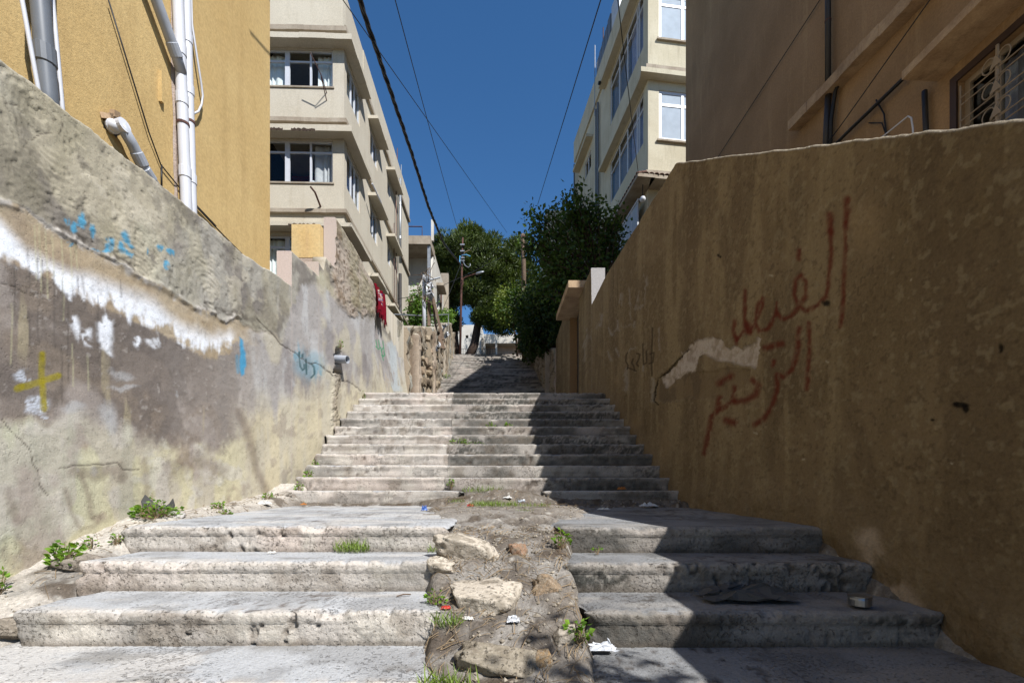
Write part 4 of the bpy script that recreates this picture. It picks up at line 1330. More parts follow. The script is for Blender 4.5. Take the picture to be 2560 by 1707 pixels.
def ragged_slab(frame_list, z0, z1, name, mat, parent, seed):
    """projecting slab with slightly uneven edge"""
    mb = MB()
    for (fr, u0, u1, n0, n1) in frame_list:
        k = max(2, int((u1 - u0) / .25))
        us = np.linspace(u0, u1, k + 1)
        for i in range(k):
            j = (vnoise(np.array([us[i] * 2.3]), np.array([seed * 1.]), seed=seed)[0] - .5) * .03
            fr.box(mb, us[i], us[i + 1], n0, n1 + j * .4, z0 + j * .25, z1 + j * .2)
    return make(mb, name, mat, parent)


for i, (zs0, zs1) in enumerate(((13.27, 13.43), (10.57, 10.75), (7.79, 7.90))):
    ragged_slab([(ff, -.32, 8.5, .0, .32), (fs, 0.0, 1.72, 0, .32)], zs0, zs1, 'floor_slab', M['cream'], blockL, 30 + i)
for i, (zl0, zl1) in enumerate(((13.74, 13.88), (11.02, 11.14), (8.33, 8.44), (5.5, 5.62))):
    ragged_slab([(ff, -.09, 8.5, -.02, .09), (fs, 0.0, LEN, -.02, .09)], zl0, zl1, 'cornice', M['slab'], blockL, 36 + i)
for zi, (z0, z1) in enumerate(rows_z):
    for (ua, ub) in ((2.45, 3.95), (5.0, 6.6)):
        if zi == 2 and ua > 5: pass
        ragged_slab([(fs, ua, ub, -.02, .36)], z1 - .02, z1 + .09, 'awning', M['cream'], blockL, 50 + zi)
mb = MB(); fs.box(mb, 1.75, LEN, -.02, .05, 14.0, 14.95); fs.box(mb, 0, 1.75, -.02, .03, 14.0, 14.95)
make(mb, 'parapet', M['cream'], blockL)

# end windows (seen past the ochre house)
for zi, (z0, z1) in enumerate(rows_z):
    uL, uR = fu(832), fu(600)
    tr = z1 - .33
    bars = [fu(776), (fu(718), .07), fu(655)]
    if zi == 0:
        cu = [(fu(829), fu(789), M['curtain']), (fu(711), fu(660), M['curtain'])]
    elif zi == 1:
        cu = [(fu(828), fu(780), M['curtain_g'])]
    else:
        cu = [(fu(722), fu(660), M['curtain'])]
    window(blockL, ff, uL, uR, z0, z1, -.06, bars, tr, curtains=cu, sill=.03 if zi < 2 else None)
mb = MB(); ff.box(mb, fu(835), fu(600), -2.2, -2.1, 9.0, 10.9); make(mb, 'red_room_wall', M['red_room'], blockL)
for za_, zb_ in ((12.0, 13.6), (6.0, 7.9)):
    mb = MB(); ff.box(mb, fu(835), fu(600), -2.5, -2.4, za_, zb_); make(mb, 'room_wall', M['dark'], blockL)
mb = MB(); mb.tube([ff.p(fu(775), -.22, 9.36), ff.p(fu(775), -.22, 9.42)], .1, 14); make(mb, 'basin', M['frame_w'], blockL)
for zi, (z0, z1) in enumerate(rows_z):
    window(blockL, fs, .22, 1.52, z0, z1 - .05, -.04, [.75, 1.1], curtains=[(.5, 1.05, M['curtain_p'] if zi else M['curtain'])])
    window(blockL, fs, 2.72, 3.68, z0 + .08, z1 - .15, -.04, [3.2], curtains=[(2.8, 3.1, M['curtain_g'])])
    window(blockL, fs, 5.2, 5.75, z0 + .3, z1 - .2, -.04, [])
mb = MB(); fs.box(mb, .05, LEN - .1, -2.6, -2.5, 5.5, 13.8); make(mb, 'partition', M['dark'], blockL)
# pipes on the alley side
def fpipe(u, z0, z1, r, mat, n=.10, name='downpipe', clamps=()):
    return pipe_part(blockL, name, [fs.p(u, n, z1), fs.p(u, n, z0)], r, mat, seg=8, couplings=(.3, .7), clamps=clamps)


fpipe(6.95, 10.4, 14.2, .06, M['galv'], .14)
fpipe(6.95, 2, 9.9, .075, M['pipe_dark'], .14)
fpipe(6.35, 6, 13.6, .02, M['rust'], .1)
fpipe(5.95, 6, 11.6, .015, M['rust'], .1)
fpipe(8.3, 14.2, 15.8, .02, M['galv'], -.1, 'antenna_mast'); fpipe(7.9, 14.2, 16.3, .018, M['rust'], -.2, 'antenna_mast')
mb = MB(); mb.tube([fs.p(1.9, .3, 10.55), fs.p(2.6, .42, 10.35)], .03, 8); make(mb, 'fluorescent_tube', M['pipe_white'], blockL)
# broken brackets on the end face
mb = MB(); mb.tube([ff.p(fu(817), 0, 11.95), ff.p(fu(817), .42, 12.1), ff.p(fu(798), .62, 12.55)], .014, 6); mb.tube([ff.p(fu(817), 0, 11.72), ff.p(fu(817), .42, 12.05)], .014, 6)
make(mb, 'iron_bracket', M['rust'], blockL)
mb = MB(); mb.tube([ff.p(fu(802), 0, 8.55), ff.p(fu(800), .35, 8.75), ff.p(fu(792), .45, 8.85)], .03, 6); make(mb, 'iron_stub', M['rust'], blockL)
# spalled undersides
for (u0, u1, z_, sd) in ((fu(722), fu(680), 10.565, 3), (fu(800), fu(742), 10.565, 4), (fu(800), fu(735), 7.785, 5)):
    mb = MB()
    n = 14
    up_ = [ff.p(u0 + (u1 - u0) * i / n, .29 + R.uniform(-.02, .03), z_ + .05 + R.uniform(-.02, .03)) for i in range(n + 1)]
    lo_ = [ff.p(u0 + (u1 - u0) * i / n, .33 + .004, z_ - R.uniform(.0, .035)) for i in range(n + 1)]
    mid = [ff.p(u0 + (u1 - u0) * i / n, .334, z_ + .05 + R.uniform(-.02, .03)) for i in range(n + 1)]
    mb.grid(np.array([lo_, mid]))
    make(mb, 'spalled_edge', M['bark'], blockL)

# ================================================================ LEFT: BALCONY HOUSE BEYOND
house2 = thing('balcony_house', (-6, 27, 5), 'half ruined house with open balconies beyond the cream block', 'building')
XB, DB = -4.42, 24.6
gf = Frame(XB, DB, -1, -.02, .02, -1); gs = Frame(XB, DB, -.02, 1, 1, .02)
mb = MB()
gs.face(mb, 1.4, 6.0, 4, 13.75, [(2.4, 3.3, 11.0, 12.2), (2.4, 3.3, 8.0, 9.2)], .2)
bk = Frame(*gs.p(1.4, 0, 0)[:2], -1, -.02, .02, -1)
bk.face(mb, 0, 4, 4, 13.75, [(1.9, 2.7, 10.6, 12.5)], .2)
fe = Frame(*gs.p(6.0, 0, 0)[:2], -1, 0, 0, 1); fe.face(mb, 0, 4, 4, 13.75, [], .1)
make(mb, 'wall', M['white_wall'], house2)
mb = MB()
gf.box(mb, -.02, 4, -1.5, .12, 13.4, 13.85)
make(mb, 'roof_slab', M['slab'], house2)
for z0, z1 in ((10.35, 10.6),):
    mb = MB(); gf.box(mb, -.02, 4, -1.4, .05, z0, z1); make(mb, 'balcony_slab', M['slab'], house2)
mb = MB(); gf.box(mb, .0, 4, -.08, .04, 10.6, 11.2); make(mb, 'balcony_parapet', M['white_wall'], house2)
mb = MB(); gs.box(mb, .0, 1.4, -.16, -.01, 10.6, 13.4)
# the side wall of the upper balcony is cut to the diagonal edge of its shadow
mb = MB()
q = [gs.p(.12, -.14, 11.2), gs.p(1.4, -.14, 11.2), gs.p(1.4, -.14, 13.4), gs.p(1.1, -.14, 13.4)]
q2 = [gs.p(.12, -.01, 11.2), gs.p(1.4, -.01, 11.2), gs.p(1.4, -.01, 13.4), gs.p(1.1, -.01, 13.4)]
mb.hexa(q + q2); make(mb, 'side_wall', M['white_wall'], house2)
mb = MB(); gf.box(mb, .0, .16, -.16, .0, 10.6, 13.4); make(mb, 'corner_post', M['galv'], house2)
mb = MB(); gs.box(mb, 2.2, 3.5, -.05, .45, 12.25, 12.4); make(mb, 'awning', M['slab'], house2)
mb = MB(); gs.box(mb, 4.2, 5.6, -.05, .35, 10.9, 11.05); make(mb, 'awning', M['slab'], house2)
mb = MB(); gs.box(mb, 5.6, 5.9, -.2, .3, 10.5, 14.6); make(mb, 'chimney', M['slab'], house2)
mb = MB(); mb.tube([gf.p(.55, -.6, 13.8), gf.p(.55, -.6, 14.75), gf.p(2.4, -.6, 14.75), gf.p(2.4, -.6, 13.8)], .03, 6); make(mb, 'roof_rail', M['rust'], house2)
mb = MB(); gf.box(mb, -.12, .02, -.5, -.35, 13.85, 15.0); make(mb, 'roof_post', M['white_wall'], house2)
mb = MB(); mb.tube([gs.p(3.9, .05, 12.6), gs.p(3.9, .05, 6.5)], .05, 8); make(mb, 'rusty_downpipe', M['rust'], house2)
window(house2, gs, 2.4, 3.3, 11.0, 12.2, -.1, [2.85]); window(house2, gs, 2.4, 3.3, 8.0, 9.2, -.1, [2.85])

# ================================================================ RIGHT: BROWN HOUSE
brown = thing('brown_house', (9, 9, 0), 'brown roughcast house above the tan wall, with ledges, cables and a barred window', 'building')
XB0, DB0, SL = 6.30, 5.45, -.05
bs = Frame(XB0, DB0, SL, 1, -1, SL)


def bu(px, n=0.0):
    q = (px - CXP) / F
    x0 = XB0 - n
    d = (x0 - SL * DB0) / (q - SL)
    return d - DB0


def bp(px, py, n=0.0):
    q = (px - CXP) / F
    d = ((XB0 - n) - SL * DB0) / (q - SL)
    return (q * d, d, (HYP - py) / F * d)


BL = bu(1714)
wz0, wz1 = 3.4, bp(2440, 165)[2]
wu1 = bu(2395)
win = (wu1 - 1.35, wu1, wz0, wz1)
win = (-.0 + .03, wu1, 3.6, wz1)
mb = MB()
bs.face(mb, 0, BL, -2, 18.3, [win], .22)
b2_ = Frame(*bs.p(BL, 0, 0)[:2], 1, -SL, SL, 1); b2_.face(mb, 0, 9, -2, 18.3, [], .1)
b3_ = Frame(*bs.p(0, 0, 0)[:2], 1, -SL, -SL, -1); b3_.face(mb, 0, 9, -2, 18.3, [], .1)
b4_ = Frame(*bs.p(0, -9, 0)[:2], SL, 1, 1, 0); b4_.face(mb, 0, BL, -2, 18.3, [], .1)
mb.poly([bs.p(0, 0, 18.3), bs.p(BL, 0, 18.3), bs.p(BL, -9, 18.3), bs.p(0, -9, 18.3)])
make(mb, 'wall', M['brown'], brown)
# sloping ledge
def slant(parent, name, pa, pb, drop, proj, mat):
    a = Vector(bp(*pa, proj)); b = Vector(bp(*pb, proj))
    ext = (b - a).normalized()
    b = b + ext * 1.2
    o_ = Vector((proj + .05, 0, 0))
    mb = MB()
    k = 14
    for i in range(k):
        p = a.lerp(b, i / k); q = a.lerp(b, (i + 1) / k)
        j = Vector((R.uniform(-.01, .01), 0, R.uniform(-.012, .012)))
        dz = Vector((0, 0, -drop))
        mb.hexa([p + dz + j, p + dz + o_, q + dz + o_, q + dz + j, p + j, p + o_, q + o_, q + j])
    return make(mb, name, mat, parent)


slant(brown, 'concrete_ledge', (1970, 303), (2262, -12), .20, .24, M['ledge'])
# flat canopy over the window
zc = bp(2250, 205, .55)[2]
u0c, u1c = -.0, bu(2250, .55)
mb = MB(); bs.box(mb, u0c, u1c, -.02, .55, zc, zc + .12); make(mb, 'window_canopy', M['ledge'], brown)
# window with bars
wo_ = window(brown, bs, win[0], win[1], win[2], win[3], -.10, [win[1] - .42, win[1] - .8], frame=M['grille'], bar=.07, curtains=[(win[0], win[1] - .25, M['curtain_p'])], cdepth=.2)
mb = MB()
bs.box(mb, win[0] - .1, win[1] + .09, .0, .03, win[3], win[3] + .10); bs.box(mb, win[1], win[1] + .09, 0, .03, win[2], win[3])
make(mb, 'window_surround', M['frame_b'], brown)
mb = MB()
gz0 = win[2]
uu = win[1] - .52
mb.tube([bs.p(uu, .03, gz0), bs.p(uu, .03, win[3])], .02, 6)
mb.tube([bs.p(win[1] - .06, .03, gz0), bs.p(win[1] - .06, .03, win[3] - .12)], .010, 6)
for i in range(7):
    z = win[3] - .30 - i * .32
    for dz in (0, -.10):
        mb.tube([bs.p(win[0], .04, z + dz), bs.p(win[1] - .06, .04, z + dz)], .008, 5)
    for sgn in (-1, 1):
        cpt = [bs.p(uu + sgn * (.09 + .075 * math.cos(t)), .05, z + .10 + .09 * math.sin(t)) for t in np.linspace(0, 2 * math.pi, 15)]
        mb.tube(cpt, .008, 5, cap=False)
    mb.hexa([bs.p(uu + dx_, .05 + dn, z + .03 + dz_) for dz_, wd in ((0, .07), (.13, .006)) for dx_, dn in ((-wd, 0), (wd, 0), (wd, .012), (-wd, .012))])
make(mb, 'window_grille', M['grille'], brown)
# downpipe and cables on the face
pipe_part(brown, 'downpipe', [bp(2070, -260, .12), bp(2070, 200, .12)], .05, M['pipe_dark'], couplings=(.5,), clamps=(.68,))
pipe_part(brown, 'downpipe', [bp(2072, 214, .12), bp(2062, 420, .12)], .055, M['pipe_dark'])
wire(brown, 'cable', [bp(2290, -10, .12), bp(2200, 90, .12), bp(2140, 145, .1), bp(2105, 185, .1), bp(2088, 230, .1), bp(2078, 300, .12), bp(2074, 420, .12)], .035)
wire(brown, 'cable', [bp(2300, 155, .1), bp(2250, 205, .1), bp(2130, 320, .1), bp(2085, 365, .1), bp(2040, 400, .1)], .03)
wire(brown, 'wire', [bp(2050, 0, .05), bp(1800, 385, .05), bp(1760, 450, .05)], .009)
wire(brown, 'wire', [bp(2325, 0, .2), bp(2105, 310, .2), bp(2060, 370, .2)], .009)
wire(brown, 'wire', [bp(2190, 250, .04), bp(2210, 285, .04), bp(2215, 330, .04), bp(2225, 400, .04)], .012)
wire(brown, 'wire', [bp(2172, 308, .04), bp(2205, 308, .04), bp(2216, 340, .04)], .01)
pipe_part(brown, 'short_pipe', [bp(2311, 228, .08), bp(2318, 400, .08)], .035, M['pipe_dark'], seg=8)
wire(brown, 'white_tube', [bp(2180, 365, .3), bp(2203, 345, .3), bp(2270, 291, .3), bp(2278, 295, .3), bp(2282, 320, .3), bp(2284, 380, .3)], .012, M['pipe_white'])

# ================================================================ RIGHT: PALE APARTMENT BLOCK
blockR = thing('apartment_block', (9, 25, 0), 'pale apartment block on the right with shaded window bands and a tiled awning', 'building')
D0R = 20.0; X0R = .2993 * D0R; SR = -.123; k20 = D0R / 18.0
rs = Frame(X0R, D0R, SR, 1, -1, SR); rf = Frame(X0R, D0R, 1, -SR, SR, -1)


def ru(px, proj=0.0):
    q = (px - CXP) / F
    d = (X0R - proj - SR * D0R) / (q - SR)
    return d - D0R


def rfu(px): return (px - CXP) / F * D0R - X0R


def rz_(py, d=D0R): return (HYP - py) / F * d


zS1, zS2 = 18.1 * k20, 14.2 * k20
zE1, zE2 = 20.6 * k20, 16.35 * k20
RLEN = ru(1437)
uA, uB = ru(1608), ru(1524)
small = (ru(1477), ru(1461), 18.4 * k20, 19.35 * k20)
small2 = (ru(1477), ru(1461), 14.6 * k20, 15.5 * k20)
sw = [(uA, uB, zS1, zE1 - .1), (uA, uB, zS2, zE2 - .1), small, small2]
fw = [(rfu(1649), rfu(1800), rz_(93), rz_(-20)), (rfu(1649), rfu(1800), rz_(346), rz_(222))]
mb = MB()
rs.face(mb, 0, RLEN, 2, 22.3 * k20, sw, .2); rf.face(mb, 0, 8, 2, 22.3 * k20, fw, .2)
re_ = Frame(*rs.p(RLEN, 0, 0)[:2], 1, -SR, -SR, 1); re_.face(mb, 0, 8, 2, 22.3 * k20, [], .1)
rb_ = Frame(*rf.p(8, 0, 0)[:2], SR, 1, 1, 0); rb_.face(mb, 0, RLEN, 2, 22.3 * k20, [], .1)
mb.poly([rs.p(0, 0, 21.6 * k20), rs.p(RLEN, 0, 21.6 * k20), rs.p(RLEN, -8, 21.6 * k20), rs.p(0, -8, 21.6 * k20)])
mb.poly([rs.p(0.02, -.21, 17 * k20), rs.p(RLEN - .02, -.21, 17 * k20), rs.p(RLEN, -7.9, 17 * k20), rs.p(0, -7.9, 17 * k20)])
make(mb, 'wall', M['cream_r'], blockR)
uS = ru(1497, .33)
ragged_slab([(rs, -.33, uS, 0, .38)], zE1, zE1 + .25, 'floor_slab', M['cream_r'], blockR, 61)
ragged_slab([(rs, 0, uS, 0, .38), (rf, -.38, 7.5, 0, .38)], zE2, zE2 + .2, 'floor_slab', M['cream_r'], blockR, 62)
ragged_slab([(rf, -.1, 7.5, -.02, .12)], rz_(182), rz_(166), 'cornice', M['slab'], blockR, 63)
ragged_slab([(rf, -.1, 7.5, -.02, .10)], rz_(436, 19.9), rz_(424, 19.9), 'cornice', M['slab'], blockR, 64)
mb = MB(); rs.box(mb, 0, RLEN, -.02, .10, zE1 + .5, 22.35 * k20); make(mb, 'parapet', M['cream_r'], blockR)
mb = MB(); rs.box(mb, ru(1482), ru(1447), -.02, .45, 19.75 * k20, 19.9 * k20); make(mb, 'awning', M['cream_r'], blockR)
n = 5
for (z0, z1) in ((zS1, zE1 - .1), (zS2, zE2 - .1)):
    bars = [ru(p) for p in (1595, 1590, 1566, 1546)]
    tr = z1 - .62
    window(blockR, rs, uA, uB, z0, z1, -.05, bars, tr, bar=.07, pane=M['glass'], curtains=[(uA + .1, ru(1568), M['curtain_p']), (ru(1566), uB - .1, M['curtain_b'])])
window(blockR, rs, *small, -.05, [(small[0] + small[1]) / 2], bar=.07)
window(blockR, rs, *small2, -.05, [(small2[0] + small2[1]) / 2], bar=.07)
window(blockR, rf, fw[0][0], fw[0][1], fw[0][2], fw[0][3], -.04, [(rfu(1712), .06)], rz_(5), bar=.1, pane=M['frosted'])
window(blockR, rf, fw[1][0], fw[1][1], fw[1][2], fw[1][3], -.04, [(rfu(1712), .06)], rz_(256), bar=.12, pane=M['frosted'])
mb = MB(); rs.box(mb, .1, RLEN - .1, -1.9, -1.8, 5, 21.5 * k20); make(mb, 'partition', M['dark'], blockR)
# sills under the end windows
mb = MB(); rf.box(mb, rfu(1643), rfu(1800), 0, .1, rz_(99), rz_(94.5)); rf.box(mb, rfu(1643), rfu(1800), 0, .1, rz_(352), rz_(347.5)); make(mb, 'sill', M['slab'], blockR)
# pipes
for px, n_, r in ((1499, .12, .07), (1493, .1, .045), (1442, .2, .06)):
    u = ru(px)
    mb = MB(); mb.tube([rs.p(u, n_, 20.6 * k20), rs.p(u, n_, 6)], r, 8); make(mb, 'downpipe', M['gutter_grey'], blockR)
mb = MB(); u = ru(1490.5); mb.tube([rs.p(u, .1, 20.4 * k20), rs.p(u, .1, 24.2 * k20)], .03, 6); make(mb, 'antenna_mast', M['galv'], blockR)
mb = MB(); u = ru(1517); mb.tube([rs.p(u, .38, zE1 - .02), rs.p(u, .5, zE1 - .02)], .09, 10); make(mb, 'wall_lamp', M['black'], blockR)
# tiled awning: slab and each clay tile
zA = rz_(446, 19.3)
mb = MB(); rs.box(mb, -.75, 6.5, .0, .78, zA, zA + .14); rf.box(mb, -.0, 6, .0, .75, zA, zA + .14)
aw = make(mb, 'tiled_awning', M['slab'], blockR)
tm = None


def tile_mesh():
    mb = MB()
    P = np.zeros((2, 7, 3))
    for i, y in enumerate((0, .42)):
        for j, t in enumerate(np.linspace(0, math.pi, 7)):
            P[i, j] = (.11 * math.cos(t), y, .09 * math.sin(t) + y * .22)
    mb.grid(P)
    P2 = P.copy(); P2[:, :, 2] -= .02
    mb.grid(P2, flip=True)
    mb.grid(np.stack([P[0], P2[0]]))
    return mb


base_tile = tile_mesh()
tv = np.array(base_tile.v)
me_t = bpy.data.meshes.new('roof_tile')
me_t.from_pydata(tv.tolist(), [], base_tile.f); me_t.materials.append(M['tile'])
for i in range(31):                                   # along the alley edge
    o = bpy.data.objects.new('roof_tile', me_t); C.objects.link(o); o.parent = aw
    p = np.array(rs.p(-.65 + i * .23, .80, zA + .14)); p[2] += CZ
    o.location = p - OFF[aw.name]; o.rotation_euler = (0, 0, math.atan2(-rs.n[1], -rs.n[0]) - math.pi / 2)
for i in range(14):                                   # along the end
    o = bpy.data.objects.new('roof_tile', me_t); C.objects.link(o); o.parent = aw
    p = np.array(rf.p(-.45 + i * .23, .77, zA + .14)); p[2] += CZ
    o.location = p - OFF[aw.name]; o.rotation_euler = (0, 0, math.atan2(-rf.n[1], -rf.n[0]) - math.pi / 2)
# glazed porch under the awning, with a globe lamp
mb = MB()
for i in range(9):
    rs.box(mb, .3 + i * .7, .36 + i * .7, .3, .36, zA - 2.6, zA - .35)
rs.box(mb, .2, 6.2, .28, .38, zA - .38, zA - .3)
make(mb, 'porch_frame', M['frame_w'], blockR)
mb = MB(); rs.box(mb, .3, 6.0, .32, .335, zA - 2.6, zA - .38); make(mb, 'porch_glazing', M['frosted'], blockR)
lp = thing('porch_lamp', rs.p(-.25, .35, zA - .6), 'small white globe lamp hanging under the tiled awning', 'lamp')
mb = MB(); c0 = Vector(rs.p(-.25, .35, zA - .62))
mb.tube([c0 + Vector((0, 0, -.12 + .02 * 0)), c0 + Vector((0, 0, -.08)), c0, c0 + Vector((0, 0, .08)), c0 + Vector((0, 0, .13))], [.03, .10, .13, .10, .03], 12); make(mb, 'globe', M['frame_w'], lp, smooth=True)
mb = MB(); mb.tube([c0 + Vector((0, 0, .12)), c0 + Vector((0, 0, .62))], .015, 6); make(mb, 'stem', M['black'], lp)

# water tank on the roof
tank = thing('water_tank', rs.p(3.2, -.6, 21.6 * k20), 'pale square water tank with pipes on the roof of the right block', 'water tank')
tu0 = ru(1548); zt0 = 21.6 * k20
mb = MB(); rs.box(mb, tu0, tu0 + 1.2, -1.1, .0, zt0, zt0 + 2.35); make(mb, 'tank_body', M['tank'], tank)
mb = MB()
for i in range(5):
    rs.box(mb, tu0 + 1.25 + i * .5, tu0 + 1.7 + i * .5, -.6, .05, zt0, zt0 + 2.1 - i * .1)
make(mb, 'tank_panel', M['gutter_grey'], tank)
mb = MB(); mb.tube([rs.p(tu0 + 2.6, .0, zt0), rs.p(tu0 + 2.6, .0, zt0 + 2.7)], .03, 6); make(mb, 'tank_pipe', M['rust'], tank)

# ================================================================ FAR BUILDINGS
fb1 = thing('white_house', (-2, 61, 17.5), 'low white house with a columned porch behind the pine at the top of the steps', 'building')
wf = Frame(-7.33, 60.0, 1, .0, 0, -1)


def wu(px): return (px - CXP) / F * 60.0 + 7.33
def wz(py): return (HYP - py) / F * 60.0


mb = MB()
wf.face(mb, wu(1120), wu(1205), 16.7, wz(812), [(wu(1164), wu(1171), wz(845), wz(838))], .3)
wf.face(mb, wu(1205), wu(1340), 16.7, wz(835), [(wu(1213), wu(1330), 17.2, wz(858))], 1.4)
for px in (1120, 1340):
    q = wf.p(wu(px), 0, 0)
    mb.poly([(q[0], 60, 16.7), (q[0], 68, 16.7), (q[0], 68, wz(835)), (q[0], 60, wz(835))])
mb.poly([wf.p(wu(1205), 0, wz(835)), wf.p(wu(1205), -8, wz(835)), wf.p(wu(1205), -8, wz(812)), wf.p(wu(1205), 0, wz(812))])
mb.poly([wf.p(wu(1120), 0, wz(812)), wf.p(wu(1205), 0, wz(812)), wf.p(wu(1205), -8, wz(812)), wf.p(wu(1120), -8, wz(812))])
mb.poly([wf.p(wu(1205), 0, wz(835)), wf.p(wu(1340), 0, wz(835)), wf.p(wu(1340), -8, wz(835)), wf.p(wu(1205), -8, wz(835))])
make(mb, 'wall', M['white_wall'], fb1)
mb = MB(); wf.box(mb, wu(1205), wu(1335), -1.6, -1.42, 16.7, wz(858)); make(mb, 'porch_wall', M['pinkish'], fb1)
for px in (1238, 1290):
    mb = MB(); wf.box(mb, wu(px), wu(px + 5), -.35, -.05, 16.8, wz(858)); make(mb, 'column', M['white_wall'], fb1)
mb = MB(); wf.box(mb, wu(1204), wu(1209), -.2, .35, 16.8, wz(846)); make(mb, 'buttress', M['slab'], fb1)
for px in (1222, 1243, 1262):
    mb = MB(); wf.box(mb, wu(px), wu(px + 15), -1.41, -1.36, 17.3, wz(877)); make(mb, 'window', M['dark'], fb1)
mb = MB(); wf.box(mb, wu(1164), wu(1171), -.25, -.2, wz(845), wz(838)); make(mb, 'window', M['dark'], fb1)
mb = MB()
for i in range(26):
    x = wu(1140) + i * .21
    mb.tube([wf.p(x, .4, 17.7), wf.p(x, .4, 18.9)], .024, 4)
mb.tube([wf.p(wu(1140), .4, 18.9), wf.p(wu(1140) + 5.3, .4, 18.9)], .022, 4)
rl = make(mb, 'railing', M['black'])
tag(rl, 'thin black iron railing in front of the white house', 'railing')

fb2 = thing('cream_house', (4, 34, 8), 'cream house showing through the leaves behind the leafy tree', 'building')
cf = Frame(2.45, 33.0, 1, 0, 0, -1)
mb = MB(); holes = [(.8, 1.4, 17.0, 18.2), (2.4, 3.1, 17.0, 18.2), (.8, 1.4, 14.2, 15.5), (2.4, 3.1, 14.2, 15.5)]
cf.face(mb, 0, 6, 8, 20.5, holes, .3)
cs = Frame(2.45, 33.0, 0, 1, -1, 0); cs.face(mb, 0, 5, 8, 20.5, [], .2)
ce = Frame(2.45, 38.0, 1, 0, 0, 1); ce.face(mb, 0, 6, 8, 20.5, [], .2)
cr = Frame(8.45, 33.0, 0, 1, 1, 0); cr.face(mb, 0, 5, 8, 20.5, [], .2)
mb.poly([cf.p(0, 0, 20.5), cf.p(6, 0, 20.5), cf.p(6, -5, 20.5), cf.p(0, -5, 20.5)])
make(mb, 'wall', M['cream_r'], fb2)
for h in holes:
    window(fb2, cf, *h, -.1, [(h[0] + h[1]) / 2])
mb = MB(); cf.box(mb, -.3, 6, -.02, .35, 18.7, 18.9); make(mb, 'cornice', M['slab'], fb2)


# ================================================================ TREES AND PLANTS
def leaf_quads(centres, dirs, sizes, width, fold=0.25, rnd=None):
    """one bent leaf (two quads) per centre; arrays in, verts/faces out"""
    c = np.asarray(centres); d = np.asarray(dirs); n = len(c)
    d = d / np.linalg.norm(d, axis=1, keepdims=True)
    r = rnd.normal(size=(n, 3)); s = np.cross(d, r); s /= np.linalg.norm(s, axis=1, keepdims=True) + 1e-9
    u = np.cross(s, d)
    L = sizes[:, None]; w = L * width
    b = c; m1 = c + d * L * .45 + s * w * .5 + u * L * fold * .2; m2 = c + d * L * .45 - s * w * .5 + u * L * fold * .2
    t = c + d * L - u * L * fold * .3
    V = np.stack([b, m1, t, m2], 1).reshape(-1, 3)
    i = np.arange(n)[:, None] * 4
    Fq = i + np.array([[0, 1, 2, 3]])
    return V, Fq


def foliage(name, parent, centres, dirs, sizes, width, cols, mat, seed, fold=.25):
    rnd = np.random.default_rng(seed)
    V, Fq = leaf_quads(centres, dirs, sizes, width, fold, rnd)
    mb = MB(); mb.v = list(map(tuple, V)); mb.f = [tuple(q) for q in Fq]
    cc = np.repeat(cols, 4, axis=0)
    return make(mb, name, mat, parent, col=cc)


def broad_tree(name, root, trunk_top, blobs, nlimb, leaves_per, leaf, label, cat, seed, greens, trunk_r=.12, group=None, trunk_parts=True, loose=.30):
    rnd = np.random.default_rng(seed); rr = random.Random(seed)
    t = thing(name, root, label, cat, group)
    mb = MB()
    root_v = Vector(root); tv_ = Vector(trunk_top)
    mid = root_v.lerp(tv_, .5) + Vector((rr.uniform(-.1, .1), rr.uniform(-.1, .1), 0))
    mb.tube([root_v - Vector((0, 0, .3)), mid, tv_], [trunk_r * 1.2, trunk_r, trunk_r * .75], 9)
    cen = []; dirs = []
    for i in range(nlimb):
        b = blobs[i % len(blobs)]
        g = rnd.normal(size=3); g /= np.linalg.norm(g); g *= rr.uniform(.45, 1.05)
        end = Vector((b[0] + g[0] * b[3], b[1] + g[1] * b[4], b[2] + g[2] * b[5]))
        st = tv_.lerp(mid, rr.uniform(0, .5))
        m1 = st.lerp(end, .5) + Vector((rr.uniform(-.2, .2), rr.uniform(-.2, .2), rr.uniform(-.05, .3)))
        pts = [st, st.lerp(m1, .6), m1, m1.lerp(end, .55) + Vector((0, 0, rr.uniform(0, .1))), end]
        r0 = trunk_r * rr.uniform(.25, .45)
        mb.tube(pts, [r0, r0 * .75, r0 * .5, r0 * .3, .006], 5)
        for k in range(leaves_per):
            s = rr.uniform(.50, 1.02) ** .8
            j = min(3, int(s * 4)); f_ = s * 4 - j
            p = pts[j].lerp(pts[j + 1], f_) if j < 4 else end
            off = rnd.normal(size=3) * loose * (1.15 - .5 * s)
            cen.append(np.array(p) + off); dd = off + rnd.normal(size=3) * .3 + np.array([0, 0, -.12]); dirs.append(dd)
    make(mb, 'trunk', M['bark'], t, smooth=True)
    cen = np.array(cen); dirs = np.array(dirs)
    sizes = rnd.uniform(.65, 1.25, len(cen)) * leaf
    g1, g2 = greens
    mixv = np.clip(vnoise(cen[:, 0] * 2.2, cen[:, 2] * 2.2, cen[:, 1] * 2.2, seed=seed) + rnd.normal(size=len(cen)) * .18, 0, 1)[:, None]
    cols = np.asarray(g1) * (1 - mixv) + np.asarray(g2) * mixv
    foliage('crown', t, cen, dirs, sizes, .62, cols, M['leaf'], seed)
    return t


